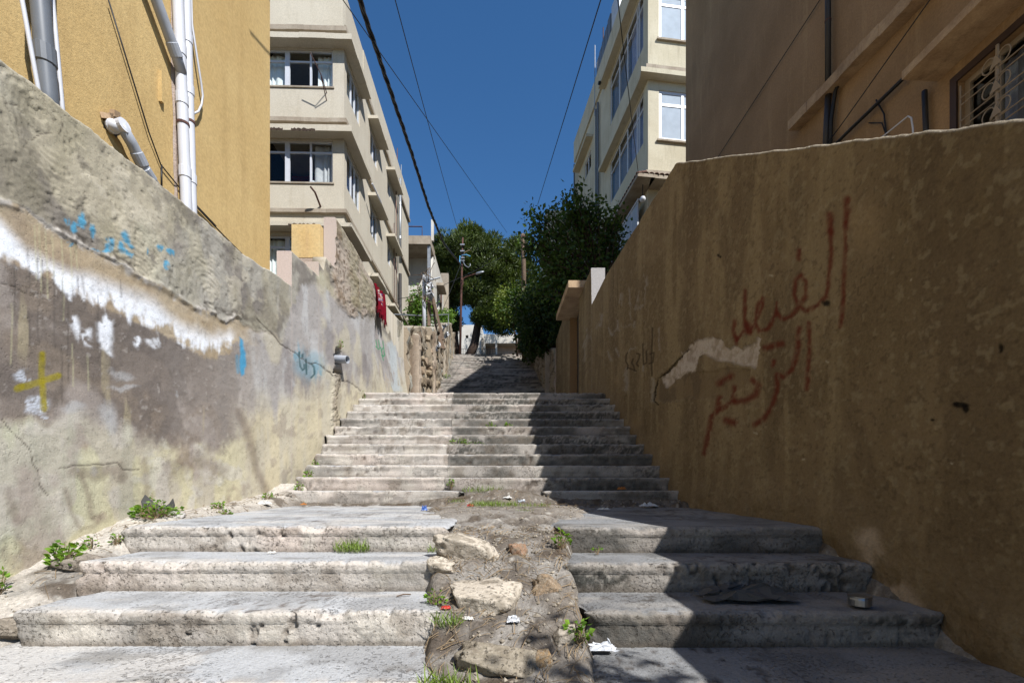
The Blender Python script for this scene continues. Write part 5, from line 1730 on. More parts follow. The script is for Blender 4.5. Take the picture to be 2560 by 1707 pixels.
# leafy tree over the right wall
broad_tree('leafy_tree', (2.75, 12.6, 1.8), (2.45, 12.7, 5.6),
           [(2.2, 12.7, 7.1, 1.0, .8, 1.0), (1.35, 12.6, 7.2, .8, .6, .75), (1.0, 12.5, 6.5, .75, .6, .65), (2.75, 12.9, 6.9, .6, .7, .8), (1.6, 12.6, 8.3, .35, .3, .45), (2.1, 12.7, 8.0, .5, .4, .55), (2.9, 12.5, 6.3, .6, .5, .5), (1.75, 12.7, 6.0, .8, .6, .5), (.55, 12.5, 7.0, .4, .3, .35), (.75, 12.6, 7.7, .35, .3, .35), (1.2, 12.8, 5.9, .7, .5, .5), (2.9, 12.8, 7.6, .4, .5, .5)],
           165, 46, .13, 'leafy broadleaf tree with dark branches leaning over the tan wall by the gate', 'tree', 501,
           (np.array([.022, .045, .010]), np.array([.075, .125, .022])), .11, loose=.2)
# deep green bushes leaning over the right of the far steps
BUSH = (np.array([.012, .026, .006]), np.array([.05, .085, .014]))
broad_tree('bush', (2.0, 18.0, 4.0), (1.8, 18.2, 6.0), [(1.5, 17.8, 6.6, .9, 1.0, 1.0), (1.0, 18.2, 7.6, .8, 1.0, .9), (1.9, 18.0, 7.9, .9, 1, .8), (.8, 18.3, 6.2, .5, .8, .6)], 90, 62, .16,
           'dark green bush hanging over the rubble wall past the gate', 'bush', 511, BUSH, .09, loose=.28)
broad_tree('bush', (1.6, 22.5, 5.6), (1.2, 22.5, 8.0), [(1.0, 22.5, 8.4, 1.0, 1.3, 1.1), (.45, 22.8, 9.5, .55, .8, .7), (1.6, 22.5, 9.8, .9, 1.1, .9), (1.2, 22.6, 7.4, .7, 1, .8)], 110, 62, .18,
           'tall shaded bush behind the first one, below the wooden pole', 'bush', 517, BUSH, .1, loose=.32)
broad_tree('bush', (.3, 25.6, 8.0), (.0, 25.6, 9.5), [(-.35, 25.4, 10.3, .7, .8, .75), (.1, 25.6, 10.9, .8, .8, .6)], 60, 60, .17,
           'sunlit yellowish green bush under the pine at the right of the top steps', 'bush', 523, (np.array([.035, .08, .012]), np.array([.20, .24, .05])), .06, loose=.3)
# small plants behind the left wall, by the balcony house
broad_tree('climbing_vine', (-3.9, 19.5, 5.0), (-3.9, 19.6, 6.6), [(-4.1, 19.6, 7.4, .6, .5, .7), (-3.9, 19.6, 8.4, .5, .4, .7), (-4.2, 19.8, 6.9, .4, .4, .5)], 45, 40, .15,
           'fresh green vine growing beside the white pole behind the stone wall', 'vine', 531, (np.array([.05, .11, .02]), np.array([.16, .26, .05])), .04, loose=.2)
broad_tree('climbing_vine', (-3.9, 24, 8.0), (-3.9, 24, 8.8), [(-3.75, 24, 9.3, .55, .4, .35), (-3.5, 24.6, 9.6, .4, .4, .3)], 24, 34, .15,
           'small green vine trailing over the stone wall by the bent rail', 'vine', 537, (np.array([.05, .11, .02]), np.array([.16, .26, .05])), .03, loose=.2)


def pine(root, pts, crown, n_clump, per, label, seed, r0=.25, greens=None, limbs=10):
    rnd = np.random.default_rng(seed); rr = random.Random(seed)
    t = thing('pine_tree', root, label, 'tree', 'pines at the top of the steps')
    mb = MB()
    P = [Vector(p) for p in pts]
    n = len(P)
    mb.tube(P, [r0 * (1.25 - .9 * i / (n - 1)) for i in range(n)], 10)
    cen = []; dirs = []; tone = []
    clumps = []
    for i in range(n_clump):
        b = crown[i % len(crown)]
        g = rnd.normal(size=3); g /= np.linalg.norm(g)
        g = g * (rr.uniform(.55, 1.0) ** .6)
        clumps.append((np.array([b[0] + g[0] * b[3], b[1] + g[1] * b[4], b[2] + g[2] * b[5]]), rr.uniform(.42, .90)))
    for c, r in clumps:
        tn = rr.uniform(0, 1)
        for k in range(per):
            o = rnd.normal(size=3); o /= np.linalg.norm(o); q = rr.uniform(.3, 1) ** .5 * r
            p = c + o * q * np.array([1.1, 1.1, .62])
            cen.append(p); dirs.append(o * .7 + np.array([0, 0, .55]) + rnd.normal(size=3) * .35); tone.append(tn * .6 + rr.uniform(0, .5))
    for i in range(limbs):
        c, r = clumps[rr.randrange(len(clumps))]
        s = P[rr.randrange(n // 2, n)]
        e = Vector(c); m = s.lerp(e, .5) + Vector((0, 0, rr.uniform(-.3, .4)))
        mb.tube([s, m, e], [r0 * .32, r0 * .2, .02], 6)
    make(mb, 'trunk', M['bark'], t, smooth=True)
    cen = np.array(cen); dirs = np.array(dirs); tone = np.clip(np.array(tone), 0, 1)[:, None]
    g1, g2 = greens or (np.array([.016, .030, .006]), np.array([.090, .122, .022]))
    cols = g1 * (1 - tone) + g2 * tone
    foliage('crown', t, cen, dirs, rnd.uniform(.22, .44, len(cen)), .26, cols, M['needle'], seed)
    return t


pc = [(a[0], a[1], a[2]) for a in (at(1172, 894, 39.5), at(1186, 862, 39.8), at(1194, 815, 40), at(1200, 770, 40), at(1196, 720, 40), at(1192, 660, 40), at(1186, 610, 40))]


def blob(px, py, d, rx, rz, ry=None):
    if d < 33: d += 8; rx *= 1.25; rz *= 1.25
    elif d < 36: d += 7; rx *= 1.2; rz *= 1.2
    q = at(px, py, d)
    return (q[0], q[1], q[2], rx, ry or rx, rz)


pine(pc[0], pc, [blob(1170, 620, 32, 1.5, .9), blob(1115, 630, 32, 1.0, .9), blob(1230, 640, 32, 1.6, 1.0), blob(1275, 665, 32, .9, .9), blob(1160, 670, 32, 1.7, .9), blob(1215, 690, 32, 1.7, .9),
              blob(1098, 660, 32, .9, 1.0), blob(1140, 700, 32, 1.2, .8), blob(1190, 640, 31.4, 1.6, 1.0), blob(1250, 715, 32, 1.2, .8), blob(1195, 735, 31.6, 1.2, .5), blob(1175, 595, 32, .7, .5), blob(1205, 790, 31.4, .5, .25), blob(1235, 800, 31.4, .9, .45), blob(1265, 770, 31.4, .9, .8), blob(1295, 640, 32, .8, .9), blob(1300, 700, 32, .9, 1.2), blob(1120, 700, 32, .8, .9), blob(1215, 745, 31.6, 1.0, .6), blob(1150, 640, 31.2, 1.5, 1.1), blob(1225, 660, 31.0, 1.5, 1.2), blob(1232, 775, 31.2, .8, .5), blob(1252, 815, 31, .6, .4), blob(1105, 640, 31.5, 1.0, 1.1), blob(1255, 680, 31.5, 1.1, 1.2)],
     400, 150, 'big spreading pine with leaning dark trunk at the top of the steps', 601, .34, limbs=16)
pc2 = [at(1140, 890, 41), at(1136, 830, 41), at(1130, 780, 41), at(1124, 720, 41), at(1118, 650, 41)]
pine(pc2[0], pc2, [blob(1112, 680, 34, 1.1, .9), blob(1110, 730, 34, .9, .9), blob(1130, 650, 34, 1.2, .9), blob(1140, 740, 34, .8, .6), blob(1125, 800, 34, .35, .9)], 130, 130,
     'darker pine behind the lamp pole, left of the leaning pine', 607, .3, (np.array([.012, .028, .006]), np.array([.05, .08, .016])))
pc3 = [at(1300, 880, 55), at(1300, 780, 55), at(1300, 700, 55)]
pine(pc3[0], pc3, [blob(1290, 700, 55, 3.0, 2.2), blob(1260, 760, 55, 2.2, 1.9), blob(1330, 720, 55, 2.8, 2.2)], 60, 110,
     'distant pine mostly hidden behind the shaded bushes', 613, .25)
# branch of a tree that hangs over the tan wall beside the camera and dapples the steps
broad_tree('overhanging_tree', (3.7, -1.6, -1.2), (3.5, -1.4, 1.9), [(2.70, -1.02, 2.95, .34, .26, .22), (3.1, -1.5, 3.4, .5, .35, .4), (2.45, -.72, 2.75, .18, .14, .14)], 30, 24, .10,
           'leafy tree behind the near end of the tan wall, its branches shading the lowest steps', 'tree', 541, (np.array([.03, .06, .012]), np.array([.08, .13, .025])), .07, loose=.16)

# ================================================================ POLES AND CABLES
pole = thing('utility_pole', at(1151, 889, 27.4), 'slim rusty utility pole with a street lamp arm at the top of the steps', 'pole')
mb = MB(); mb.tube([at(1150, 895, 27.4), at(1153, 740, 27.4), at(1155, 660, 27.4), at(1157, 594, 27.4)], [.075, .065, .055, .04], 8); make(mb, 'post', M['rust'], pole, smooth=True)
mb = MB(); mb.tube([at(1157, 712, 27.2), at(1157, 697, 27.2), at(1164, 693, 27.2), at(1190, 684, 27.1)], .035, 6); arm = make(mb, 'lamp_arm', M['rust'], pole)
mb = MB()
a = Vector(at(1189, 685, 27.1)); b = Vector(at(1210, 679, 27.0)); dr = (b - a).normalized()
mb.tube([a, a + dr * .08, a + dr * .35, b], [.03, .08, .075, .03], 10); make(mb, 'lamp_head', M['galv'], pole, smooth=True)
mb = MB()
for z in (612, 628, 645, 652):
    q = at(1156, z, 27.3); mb.box(q[0] - .13, q[0] + .13, q[1] - .05, q[1] + .05, q[2] - .03, q[2] + .03)
make(mb, 'insulator', M['galv'], pole)
wire(pole, 'blue_cable', [at(1150, 645, 27.2), at(1156, 638, 27.0), at(1166, 637, 27.0), at(1176, 641, 27.0)], .03, M['blue_wire'])
wire(pole, 'blue_cable', [at(1150, 640, 27.2), at(1149, 655, 27.1), at(1152, 662, 27.1)], .03, M['blue_wire'])
wire(pole, 'loose_cable', [at(1158, 655, 27.0), at(1163, 664, 26.9), at(1171, 669, 26.9), at(1176, 664, 26.9), at(1175, 659, 26.9)], .025, M['galv'])
wire(pole, 'loose_cable', [at(1157, 640, 27.0), at(1163, 630, 27.0), at(1172, 626, 27.0), at(1176, 627, 27)], .02, M['twig'])

wp = thing('wooden_pole', at(1309, 900, 24.5), 'thick weathered wooden pole rising behind the bushes on the right', 'pole')
mb = MB(); mb.tube([at(1311, 900, 24.5), at(1309, 640, 24.5), at(1307, 586, 24.5)], [.15, .12, .11], 10); make(mb, 'post', M['wood'], wp, smooth=True)
mb = MB(); q = at(1309, 592, 24.4); mb.box(q[0] - .12, q[0] + .18, q[1] - .05, q[1] + .05, q[2] - .06, q[2] + .04); make(mb, 'cap_iron', M['rust'], wp)

# bundled cable: two strands twisted round each other
pts = [(-2.57, 1.5, 8.35), (-2.69, 8, 8.68), (-2.735, 10.1, 9.02), (-2.785, 12.56, 9.42), (-2.85, 15.55, 9.75), (-2.93, 19.5, 10.7), (-3.05, 25.3, 12.95), (-3.1, 27.3, 13.75)]
ys_ = np.linspace(1.5, 27.3, 200)
cab = thing('bundled_cable', (-2.8, 12, 9.3), 'thick twisted black cable crossing the sky from the lamp pole', 'cable', 'overhead wires')
for ph, m_, r in ((0, M['black'], .034), (math.pi * .66, M['black'], .029), (math.pi * 1.33, M['pipe_dark'], .027)):
    mb = MB()
    px_ = interp(ys_, [(p[1], p[0]) for p in pts]); pz_ = np.interp(ys_, [p[1] for p in pts], [p[2] for p in pts])
    kz = np.ones(9) / 9
    pzs = np.convolve(np.pad(pz_, 4, mode='edge'), kz, mode='valid')
    mb.tube([(px_[i] + .022 * math.cos(ys_[i] * 5.5 + ph), ys_[i], pzs[i] + .022 * math.sin(ys_[i] * 5.5 + ph)) for i in range(200)], r, 5)
    make(mb, 'strand', m_, cab, smooth=True)


def sag(a, b, s, n=24):
    a = Vector(a); b = Vector(b)
    return [a.lerp(b, i / n) + Vector((0, 0, -4 * s * (i / n) * (1 - i / n))) for i in range(n + 1)]


def aerial(a, b, s, r, label):
    mb = MB(); mb.tube(sag(a, b, s), r, 5)
    tag(make(mb, 'overhead_wire', M['black'], smooth=True), label, 'cable', 'overhead wires')


def past(a, b, t):           # continue the line from b through a beyond a
    return tuple(Vector(a) + (Vector(a) - Vector(b)) * t)


A = at(857, 0, 9); B = at(1268, 582, 30); aerial(past(A, B, .25), B, .0, .010, 'thin wire slanting across the sky to the treetops, crossing the steeper wire')
A = at(991, 0, 9); B = at(1152, 600, 27.3); aerial(past(A, B, .25), B, .15, .010, 'thin steep wire left of the sky centre, ending at the lamp pole')
A = at(1502, 0, 9); B = at(1344, 512, 24); aerial(past(A, B, .25), B, .0, .013, 'dark wire at the right of the sky ending at the leafy tree')
A = at(1543, -20, 12); B = at(1596, 435, 19.2); aerial(past(A, B, .3), B, .12, .014, 'black wire hanging in front of the right apartment block')
A = at(1110, 712, 24.6); B = at(1253, 643, 30); aerial(A, B, .05, .012, 'thin wire between the balcony house and the pine crown')
A = at(995, 747, 18); B = at(1060, 732, 19.5); aerial(A, B, .03, .012, 'slack wire in front of the balcony house')
A = at(1100, 790, 23); B = at(1152, 660, 27.3); aerial(A, B, .05, .012, 'stay wire rising from the stone wall to the lamp pole')

# ---- poles, planks and torn sheeting behind the stone wall
prop = thing('white_post', at(1060, 830, 17.6), 'peeling white post with torn plastic sheeting behind the stone wall', 'post')
mb = MB(); mb.tube([at(1061, 838, 17.6), at(1060, 760, 17.6), at(1060, 690, 17.6)], .075, 8); make(mb, 'post', M['frame_w'], prop, smooth=True)
mb = MB()
rn = np.random.default_rng(5)
P = np.zeros((14, 6, 3))
for i in range(14):
    for j in range(6):
        q = at(1062 + j * 2.6 + i * .7 - 3 * math.sin(i * .8), 690 + i * 4.2 + 5 * math.sin(j * 1.3), 17.5)
        P[i, j] = np.array(q) + rn.normal(size=3) * np.array([.03, .12, .04])
mb.grid(P); make(mb, 'plastic_sheet', M['white_bag'], prop, smooth=True)
mb = MB()
for i in range(26):
    a = np.array(at(1062 + rn.uniform(-8, 12), 686 + rn.uniform(-16, 60), 17.5)); b = a + rn.normal(size=3) * np.array([.25, .2, .3])
    mb.tube([a, (a + b) / 2 + rn.normal(size=3) * .06, b], .012, 4)
make(mb, 'tangled_twigs', M['wood'], prop)
lean = [((1072, 700), (1108, 850), .05, 'dark grey plank leaning beside the white post'), ((1080, 735), (1092, 838), .04, 'pale plank leaning right of the white post'), ((1072, 750), (1073, 815), .06, 'short upright timber next to the white post'), ((1098, 840), (1110, 872), .07, 'broken board sliding down the face of the stone wall')]
for i, ((x0, y0), (x1, y1), r, lb) in enumerate(lean):
    a = Vector(at(x0, y0, 18.2 + i * .1)); b = Vector(at(x1, y1, 17.7 + i * .2))
    mb = MB(); s = Vector((r, 0, 0)); t = Vector((0, .04, 0))
    mb.hexa([b - s - t, b + s - t, b + s + t, b - s + t, a - s - t, a + s - t, a + s + t, a - s + t])
    tag(make(mb, 'plank', M['wood']), lb, 'plank', 'planks on the stone wall')
rail = thing('bent_rail', at(1100, 800, 20), 'thin grey pipe rail along the top of the stone wall', 'rail')
mb = MB(); mb.tube([at(985, 786, 16.0), at(1050, 789, 18.5), at(1121, 786, 21.5), at(1121, 812, 21.5)], .028, 6); make(mb, 'rail', M['galv'], rail)
mb = MB(); mb.tube([at(1075, 700, 20), at(1099, 694, 20.4)], .04, 6); tag(make(mb, 'pipe_arm', M['galv']), 'short grey pipe arm sticking out of the balcony house', 'pipe')
for (px, py, s, lb) in ((1103, 822, .22, 'torn white sheet caught on the stone wall'), (1108, 838, .2, 'white carrier bag caught on the stone wall below the torn sheet'), (1086, 868, .2, 'white rag lying in a hollow of the stone wall')):
    mb = MB(); c0 = np.array(at(px, py, 19.5 if px > 1090 else 17.2)); c0[0] += .1
    P = np.zeros((6, 6, 3))
    for i in range(6):
        for j in range(6):
            P[i, j] = c0 + np.array([(i / 5 - .5) * s, (j / 5 - .5) * s, (i / 5 - .5) * s * 1.4]) + rn.normal(size=3) * .05
    mb.grid(P); tag(make(mb, 'rag', M['white_bag'], smooth=True), lb, 'rag')

# ---- rug over the left wall
d0, d1 = 9.42, 10.25
nu, nv = 26, 34
P = np.zeros((nu, nv, 3)); Cc = np.zeros((nu, nv, 3))
for i in range(nu):
    for j in range(nv):
        d = d0 + (d1 - d0) * i / (nu - 1)
        v = j / (nv - 1)
        zt = 4.36 + (d - 9.4) * .13
        z = zt - v * (.42 + .22 * i / (nu - 1))
        fold = .035 * math.sin(i * .9 + v * 2) + .02 * math.sin(i * 2.1)
        x = LX(d) - .10 + .06 + fold + .03 * v
        if j == 0: x -= .10
        P[i, j] = (x, d + .10 * v, z)
        base = lin(126, 14, 34)
        u_ = i / (nu - 1)
        if .12 < v < .62 and .15 < u_ < .75:
            h = vnoise(np.array([i * .95]), np.array([j * .9]), seed=8)[0]
            base = lin(60, 60, 130) if h < .32 else (lin(220, 205, 190) if h > .66 else (lin(196, 120, 100) if h > .55 else lin(126, 14, 34)))
        Cc[i, j] = base
mb = MB(); mb.grid(P)
rug = thing('rug', (-2.8, 9.8, 4.3), 'deep red patterned rug with fringe hung over the left wall', 'rug')
make(mb, 'cloth', M['rug'], rug, smooth=True, col=Cc)
mb = MB()
for i in range(nu - 1):
    for q in range(2):
        p = P[i, -1] * (1 - q * .5) + P[i + 1, -1] * q * .5
        mb.tube([tuple(p), (p[0] + R.uniform(-.02, .02), p[1] + R.uniform(-.02, .02), p[2] - .09)], .006, 4)
make(mb, 'fringe', M['rug'], rug, col=np.tile(lin(120, 20, 36), (len(mb.v), 1)))

# ================================================================ ON THE GROUND
# ---- limestone lumps in the gutter
def rock(cx, cy, w, d, h, seed, label, tone, sink=.50):
    n, m = 72, 44
    th = np.linspace(0, 2 * np.pi, n); ph = np.linspace(0.02, np.pi - .02, m)
    T, Pp = np.meshgrid(th, ph, indexing='ij')
    nx, ny, nz = np.cos(T) * np.sin(Pp), np.sin(T) * np.sin(Pp), np.cos(Pp)
    sq = lambda a, p: np.sign(a) * np.abs(a) ** p
    X, Y, Z = sq(nx, .75), sq(ny, .75), sq(nz, .6)
    s = seed * 1.7
    e = 1 + (fbm(nx * 1.6 + s, ny * 1.6, nz * 1.6, oct=4, seed=seed) - .5) * .8 + (fbm(nx * 5 + s, ny * 5, nz * 5, oct=4, seed=seed + 1, gain=.65) - .5) * .34
    e = e - sstep(.58, .68, fbm(nx * 7 + s, ny * 7, nz * 7, oct=3, seed=seed + 5)) * .07
    rq = np.random.default_rng(seed)
    lim = np.full(X.shape, 9.0)
    rad = np.sqrt(X ** 2 + Y ** 2 + Z ** 2)
    for _ in range(13):
        g = rq.normal(size=3); g /= np.linalg.norm(g)
        dt = (X * g[0] + Y * g[1] + Z * g[2]) / rad
        lim = np.minimum(lim, np.where(dt > .05, rq.uniform(.62, .92) / np.maximum(dt, .05), 9.0))
    e = np.minimum(e, lim / rad * (.97 + .12 * (fbm(nx * 4 + s, ny * 4, nz * 4, oct=4, seed=seed + 8) - .5)))
    e[-1] = e[0]
    h = h * .82
    cz = dirt_z(cx, cy) + h * (.5 - sink)
    Pt = np.stack([cx + X * e * w / 2, cy + Y * e * d / 2, cz + Z * e * h / 2], -1)
    n1 = fbm(nx * 3 + s, ny * 3, nz * 3, oct=4, seed=seed + 2); n2 = fbm(nx * 12 + s, ny * 12, nz * 12, oct=3, seed=seed + 3)
    c = np.tile(np.asarray(tone), X.shape + (1,))
    c = mix(c, lin(150, 138, 120) * .8, sstep(.5, .68, n1) * .7); c = mix(c, lin(226, 214, 196) * .9, sstep(.55, .7, n2) * .6)
    c = mix(c, lin(104, 90, 74) * .8, sstep(.62, .74, n2) * .7)
    mb = MB(); mb.grid(Pt, flip=True)
    return tag(make(mb, 'rock', M['stone'], smooth=True, col=c), label, 'rock', 'rocks in the broken gutter')


LIME = lin(214, 202, 184) * 1.05
rock(-.27, 2.80, .40, .34, .26, 701, 'upper pale limestone lump in the gutter, beside the top left step', LIME)
rock(-.42, 2.62, .20, .18, .14, 702, 'small pale stone wedged between the left step end and the upper lump', LIME)
rock(-.12, 2.34, .42, .36, .24, 703, 'largest pale limestone lump, in the middle of the gutter', LIME)
rock(-.05, 1.92, .36, .28, .20, 704, 'lower greyish limestone lump near the bottom of the gutter', lin(184, 172, 152) * .8)
rock(.03, 2.82, .13, .11, .12, 705, 'small reddish brown stone right of the upper lump', lin(176, 140, 112) * .8)
rock(.20, 2.42, .19, .16, .17, 706, 'tan stone against the broken end of a right step', lin(176, 152, 124) * .8)
rock(.13, 1.93, .10, .09, .12, 707, 'small ochre stone right of the lower lump', lin(180, 150, 112) * .8)
rock(.24, 2.05, .16, .14, .12, 708, 'half buried pale stone near the white plastic bag', LIME * .9)
rock(-.08, 1.66, .30, .22, .12, 709, 'flat crumbling stone at the very bottom of the gutter', lin(178, 164, 146) * .8)
rock(-2.62, 3.55, .13, .10, .10, 711, 'white stone lying by the weeds at the foot of the left wall', lin(222, 216, 208) * .85)
rock(-2.48, 3.62, .16, .10, .09, 712, 'flat white stone right of the one by the weeds', lin(222, 216, 208) * .85)
rock(-2.66, 5.28, .20, .16, .14, 713, 'pale lump of mortar beside the first upper step', lin(208, 198, 184) * .85)
rock(-2.68, 2.82, .28, .22, .18, 714, 'grey lump of cement between the left wall and the second step', lin(176, 164, 150) * .85)
rock(-2.55, 2.32, .30, .26, .16, 715, 'lump of cement below the left wall at the third step', lin(170, 158, 142) * .85)

# ---- pebbles and dry straw
rnd = np.random.default_rng(31)
mb = MB(); pc_ = []
for i in range(1500):
    r_ = rnd.random()
    if r_ < .55: x, y = rnd.uniform(-.42, .34), rnd.uniform(1.3, 3.4)
    elif r_ < .75: x, y = rnd.uniform(-2.9, -2.45), rnd.uniform(2.0, 5.4)
    elif r_ < .92: x, y = rnd.uniform(-1.0, .9), rnd.uniform(3.4, 5.4)
    else: x, y = rnd.uniform(-2.6, 2.0), rnd.uniform(5.0, 5.4)
    z = dirt_z(x, y); s = rnd.uniform(.004, .013) * (1.6 if rnd.random() < .06 else 1)
    k = len(mb.v)
    a = rnd.uniform(.7, 1.3, 6) * s
    mb.v += [(x + a[0], y, z + s * .3), (x, y + a[1], z + s * .3), (x - a[2], y, z + s * .3), (x, y - a[3], z + s * .3), (x, y, z + a[4] * .9 + s * .2), (x, y, z - a[5])]
    mb.f += [(k, k + 1, k + 4), (k + 1, k + 2, k + 4), (k + 2, k + 3, k + 4), (k + 3, k, k + 4), (k + 1, k, k + 5), (k + 2, k + 1, k + 5), (k + 3, k + 2, k + 5), (k, k + 3, k + 5)]
    c = lin(190, 178, 160) * rnd.uniform(.5, 1.0)
    pc_ += [c] * 6
tag(make(mb, 'pebbles', M['stone'], col=np.array(pc_)), 'loose pebbles and crumbs of stone strewn over the earth', None, None, 'stuff')
mb = MB()
for i in range(850):
    r_ = rnd.random()
    if r_ < .6: x, y = rnd.uniform(-.42, .34), rnd.uniform(1.3, 3.3)
    elif r_ < .75: x, y = rnd.uniform(-2.9, -2.5), rnd.uniform(2.0, 5.3)
    else: x, y = rnd.uniform(-.8, .9), rnd.uniform(4.2, 5.35)
    z = dirt_z(x, y) + .008; l = rnd.uniform(.03, .12); an = rnd.uniform(0, math.pi)
    dx_, dy_ = math.cos(an) * l / 2, math.sin(an) * l / 2
    z2 = dirt_z(x + dx_, y + dy_) + .01 + rnd.uniform(0, .02); z1 = dirt_z(x - dx_, y - dy_) + .01
    mb.tube([(x - dx_, y - dy_, z1), (x + rnd.uniform(-.01, .01), y, max(z, (z1 + z2) / 2) + .006), (x + dx_, y + dy_, z2)], rnd.uniform(.0009, .0022), 3, cap=False)
tag(make(mb, 'dry_straw', M['twig']), 'dry grass stalks and thin twigs scattered on the earth', None, None, 'stuff')

# ---- weeds: broad-leaved tufts, each a plant of its own
GREEN = (np.array([.07, .15, .015]), np.array([.20, .33, .04]))
DUSTY = (np.array([.05, .09, .02]), np.array([.12, .18, .05]))


def weed(x, y, z, w, h, n, leaf, label, seed, greens=GREEN, kind='weed', grass=False):
    rnd = np.random.default_rng(seed)
    t = thing(kind, (x, y, z), label, 'weed' if not grass else 'grass tuft', 'weeds growing in the cracks')
    cen = []; dr = []; st = MB()
    for i in range(n):
        a = rnd.uniform(0, 2 * math.pi); r = w / 2 * math.sqrt(rnd.random()); hh = h * rnd.uniform(.15, 1) * (1.1 - .5 * r / (w / 2))
        if grass:
            cen.append((x + r * math.cos(a), y + r * math.sin(a) * .5, z + .002)); dr.append((rnd.normal() * .35, rnd.normal() * .25, 1))
        else:
            p = (x + r * math.cos(a), y + r * math.sin(a) * .7, z + hh)
            cen.append(p); dr.append((math.cos(a) + rnd.normal() * .5, math.sin(a) + rnd.normal() * .5 - .3, rnd.uniform(-.2, .8)))
            if i % 2 == 0:
                st.tube([(x + r * .25 * math.cos(a), y + r * .25 * math.sin(a), z - .01), (x + r * .7 * math.cos(a), y + r * .6 * math.sin(a), z + hh * .6), p], .0018, 3, cap=False)
    m_ = rnd.random(n)[:, None]
    cols = greens[0] * (1 - m_) + greens[1] * m_
    if grass:
        foliage('leaves', t, np.array(cen), np.array(dr), rnd.uniform(.5, 1.1, n) * h, .07, cols, M['leaf'], seed, .7)
    else:
        foliage('leaves', t, np.array(cen), np.array(dr), rnd.uniform(.6, 1.2, n) * leaf, .75, cols, M['leaf'], seed)
        make(st, 'stems', M['twig'], t)
    return t


def Dpt(X, Y, d):          # from pixels of a scaled-down image
    return at(X * 1.0884, Y * 1.0884, d)


WEEDS = [
    (-2.74, 3.50, None, .34, .13, 170, .045, 'largest green weed clump, at the foot of the left wall by the black shard'),
    (-2.86, 3.62, None, .10, .20, 26, .035, 'tall thin weed standing just left of the largest clump'),
    (-2.62, 4.05, None, .12, .07, 36, .035, 'small weed right of the two white stones by the left wall'),
    (-2.52, 4.00, None, .10, .06, 30, .035, 'low weed at the landing edge, beside its small neighbour'),
    (-2.72, 2.78, None, .17, .19, 85, .055, 'bright weed in the corner between the left wall and the second step'),
    (-2.84, 2.50, None, .12, .17, 40, .045, 'weed at the left edge of the picture against the wall base'),
    (-2.62, 3.02, None, .08, .09, 24, .03, 'tiny weed beside the left end of the top lower step'),
    (-2.74, 2.96, None, .09, .09, 20, .03, 'sparse weed on the cement lump under the left wall'),
    (-2.66, 4.95, None, .14, .08, 34, .035, 'weed by the rubble below the upper flight at the left wall'),
    (-2.60, 5.55, .02, .10, .12, 36, .04, 'weed growing at the left end of the first upper step'),
    (-2.62, 5.86, .19, .11, .11, 36, .04, 'weed growing at the left end of the second upper step'),
    (-2.66, 6.12, .36, .08, .08, 22, .035, 'weed growing at the left end of the third upper step'),
    (.31, 2.84, None, .10, .12, 40, .035, 'bright weed beside the broken end of the top right step'),
    (.30, 2.03, None, .11, .11, 40, .045, 'vivid green weed just above the white plastic bag'),
    (-.385, 2.30, None, .10, .10, 34, .03, 'weed beside the end of the third left step'),
    (-.80, 6.86, .70, .30, .13, 110, .045, 'dense weed clump on the upper flight, left of the shadow edge'),
    (-.55, 6.86, .70, .26, .09, 60, .04, 'straggling dry weed right of the dense clump on the upper flight'),
    (-.35, 7.42, 1.04, .16, .11, 50, .04, 'left one of two small weeds high on the upper flight'),
    (-.06, 7.42, 1.04, .12, .12, 50, .04, 'right one of two small weeds high on the upper flight'),
    (-.76, 5.66, .06, .07, .15, 34, .035, 'weed in the crack of the second upper step'),
    (-2.78, 8.50, 1.74, .08, .16, 30, .04, 'weed at the left end of the top step of the upper flight'),
    (-2.80, 7.42, 2.36, .10, .16, 26, .04, 'weed growing from the wall joint under the drain pipe'),
    (-3.0, 21.0, 5.25, .3, .25, 40, .1, 'weed at the foot of the stone wall beside the far steps'),
    (.55, 2.93, -.385, .05, .05, 12, .03, 'tiny weed at the foot of the top right step'),
]
for i, (x, y, z, w, h, n, lf, lb) in enumerate(WEEDS):
    if z is None: z = dirt_z(x, y)
    weed(x, y, z, w, h, int(n * 1.5), lf * .72, lb, 800 + i, DUSTY if 'dry' in lb else GREEN)
GRASS = [
    (-1.05, 2.97, -.392, .24, .10, 120, 'grass tuft at the foot of the top left step'),
    (-.52, 2.97, -.392, .10, .07, 40, 'little grass tuft at the right foot of the top left step'),
    (-.30, 2.14, None, .16, .09, 70, 'grass tuft in the gutter beside the third left step'),
    (-.24, 1.74, None, .22, .12, 90, 'grass tuft in the gutter at the bottom of the picture'),
    (-.18, 4.55, None, .52, .08, 330, 'wide patch of green grass on the landing below the upper flight'),
    (.20, 4.50, None, .34, .06, 120, 'thinner grass patch on the landing, right of the wide one'),
    (-.62, 5.1, None, .22, .06, 70, 'grass patch beside the broken first upper step'),
    (-.35, 5.42, None, .5, .10, 130, 'grass on the earth mound in the gap of the first upper step'),
    (.10, 3.9, None, .16, .04, 40, 'sparse low grass near the front of the landing'),
    (-1.0, 4.95, None, .20, .05, 50, 'yellowish grass at the back of the left landing'),
]
for i, (x, y, z, w, h, n, lb) in enumerate(GRASS):
    if z is None: z = dirt_z(x, y)
    weed(x, y, z, w, h, n, .03, lb, 860 + i, (np.array([.09, .14, .02]), np.array([.22, .30, .06])) if 'yellow' not in lb else (np.array([.2, .2, .03]), np.array([.3, .3, .08])), 'grass_tuft', True)


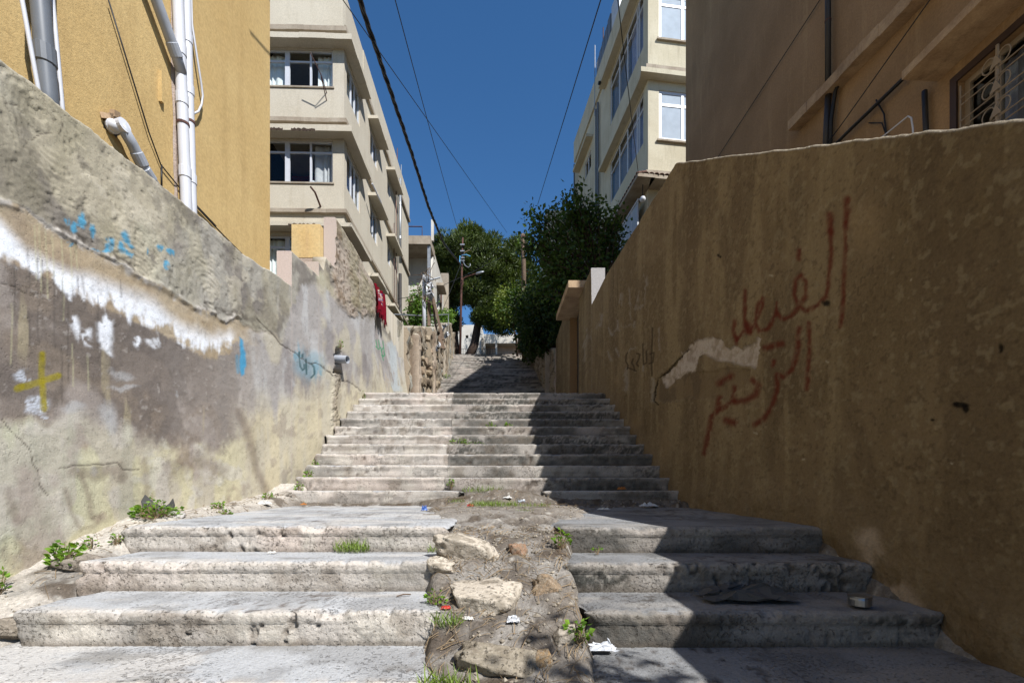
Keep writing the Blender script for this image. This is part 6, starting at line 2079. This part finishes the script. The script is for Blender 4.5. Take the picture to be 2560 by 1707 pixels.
# ---- litter
def crumple(x, y, z, w, d, h, seed, mat, name, label, cat, n=12):
    rnd = np.random.default_rng(seed)
    P = np.zeros((n, n, 3))
    for i in range(n):
        for j in range(n):
            u, v = i / (n - 1) - .5, j / (n - 1) - .5
            hh = h * .7 * max(0, 1 - (2 * u) ** 4) * max(0, 1 - (2 * v) ** 4) * (.5 + .5 * math.sin(u * 9 + seed) * math.cos(v * 7 + seed))
            P[i, j] = (x + u * w + rnd.normal() * w * .05, y + v * d + rnd.normal() * d * .05, z + .004 + hh * (.6 + .7 * rnd.random()) + abs(rnd.normal()) * h * .08)
    mb = MB(); mb.grid(P)
    return tag(make(mb, name, mat), label, cat, 'litter on the steps')


def lit(x, y, z, *a):
    return crumple(x, y, dirt_z(x, y) if z is None else z, *a)


lit(.40, 2.10, -.725, .16, .07, .06, 901, M['white_bag'], 'plastic_bag', 'crumpled white plastic bag at the foot of a broken right step', 'bag')
lit(.005, 2.17, None, .06, .05, .055, 902, M['white_bag'], 'paper_scrap', 'small white crumpled scrap below the largest limestone lump', 'litter')
lit(-.86, 4.45, -.175, .055, .04, .075, 903, M['blue_pack'], 'snack_wrapper', 'blue and white wrapper standing on the landing', 'wrapper')
lit(-.42, 4.62, None, .07, .05, .04, 904, M['red'], 'red_scrap', 'red plastic scrap at the left end of the wide grass patch', 'litter')
lit(-.05, 5.15, None, .10, .06, .04, 905, M['paper'], 'paper_scrap', 'white paper scrap below the first upper step', 'litter')
lit(.10, 5.1, None, .09, .06, .05, 906, M['galv'], 'foil_scrap', 'grey foil scrap right of the white paper below the upper flight', 'litter')
lit(.92, 4.55, -.17, .12, .06, .03, 907, M['paper'], 'paper_scrap', 'flat white paper lying in the shade on the right landing', 'litter')
lit(1.50, 5.0, -.15, .18, .10, .06, 908, M['white_bag'], 'plastic_bag', 'crumpled white bag in the shade near the right wall', 'bag')
lit(-2.58, 4.72, None, .14, .08, .06, 909, M['paper'], 'paper_scrap', 'white crumpled paper at the foot of the left wall', 'litter')
lit(-.33, 2.28, None, .05, .04, .02, 910, M['red'], 'red_scrap', 'tiny red scrap in the gutter near the third left step', 'litter')
lit(-.05, 1.62, None, .02, .02, .006, 911, M['red'], 'red_scrap', 'orange red scrap on the earth at the bottom of the picture', 'litter')
lit(-.21, 2.18, None, .05, .03, .02, 912, M['paper'], 'paper_scrap', 'grey white scrap in the gutter left of the small white scrap', 'litter')
lit(1.35, 5.58, .04, .10, .06, .05, 913, M['orange_scrap'], 'fruit_peel', 'orange peel on the first upper step in the shade', 'litter')
lit(1.25, 2.43, -.555, .46, .22, .09, 914, M['sack'], 'plastic_sack', 'flattened dark plastic sack on the shaded right step', 'sack')
lit(-2.25, 4.9, -.13, .06, .04, .03, 915, M['orange_scrap'], 'yellow_scrap', 'yellowish scrap at the back of the left landing', 'litter')
lit(-1.55, 2.93, -.39, .05, .04, .02, 916, M['paper'], 'paper_scrap', 'tiny white scrap at the foot of the top left step', 'litter')
# tin can
can = thing('tin_can', (1.73, 2.24, -.56), 'shiny squat tin lying on the shaded step by the right wall', 'can')
mb = MB(); mb.tube([(1.73, 2.26, -.555), (1.73, 2.26, -.525), (1.73, 2.26, -.515)], [.05, .05, .047], 24); make(mb, 'body', M['tin'], can)
mb = MB(); mb.tube([(1.73, 2.26, -.515), (1.73, 2.26, -.509)], .052, 24); make(mb, 'lid', M['tin'], can)
# black shard
mb = MB()
zb = dirt_z(-2.82, 3.55) - .02
out = [(-.10, 0), (-.12, .15), (-.10, .20), (-.05, .13), (0, .10), (.05, .13), (.09, .17), (.11, .12), (.09, 0)]
x0_, y0_ = -2.80, 3.62
f1 = [(x0_ + a * .75, y0_ + .03 * math.cos(a * 20) + a * .5, zb + b) for a, b in out]
f2 = [(p[0], p[1] + .008, p[2]) for p in f1]
mb.poly(f1); mb.poly(f2[::-1])
for i in range(len(out)):
    j = (i + 1) % len(out)
    mb.poly([f1[i], f2[i], f2[j], f1[j]])
tag(make(mb, 'bucket_shard', M['sack']), 'jagged black plastic shard behind the largest weed clump', 'plastic shard')
# a stick and a dark twig on the treads
for (x0, y0, z0, x1, y1, z1, lb) in ((-.62, 2.44, -.553, -.55, 2.47, -.550, 'short twig lying on the third left step'), (.02, 1.62, dirt_z(.02, 1.62) + .01, .10, 1.54, dirt_z(.10, 1.54) + .012, 'brown stick lying on the earth at the bottom of the picture')):
    mb = MB(); mb.tube([(x0, y0, z0), ((x0 + x1) / 2, (y0 + y1) / 2, (z0 + z1) / 2 + .006), (x1, y1, z1)], .004, 5)
    tag(make(mb, 'twig', M['wood']), lb, 'twig')
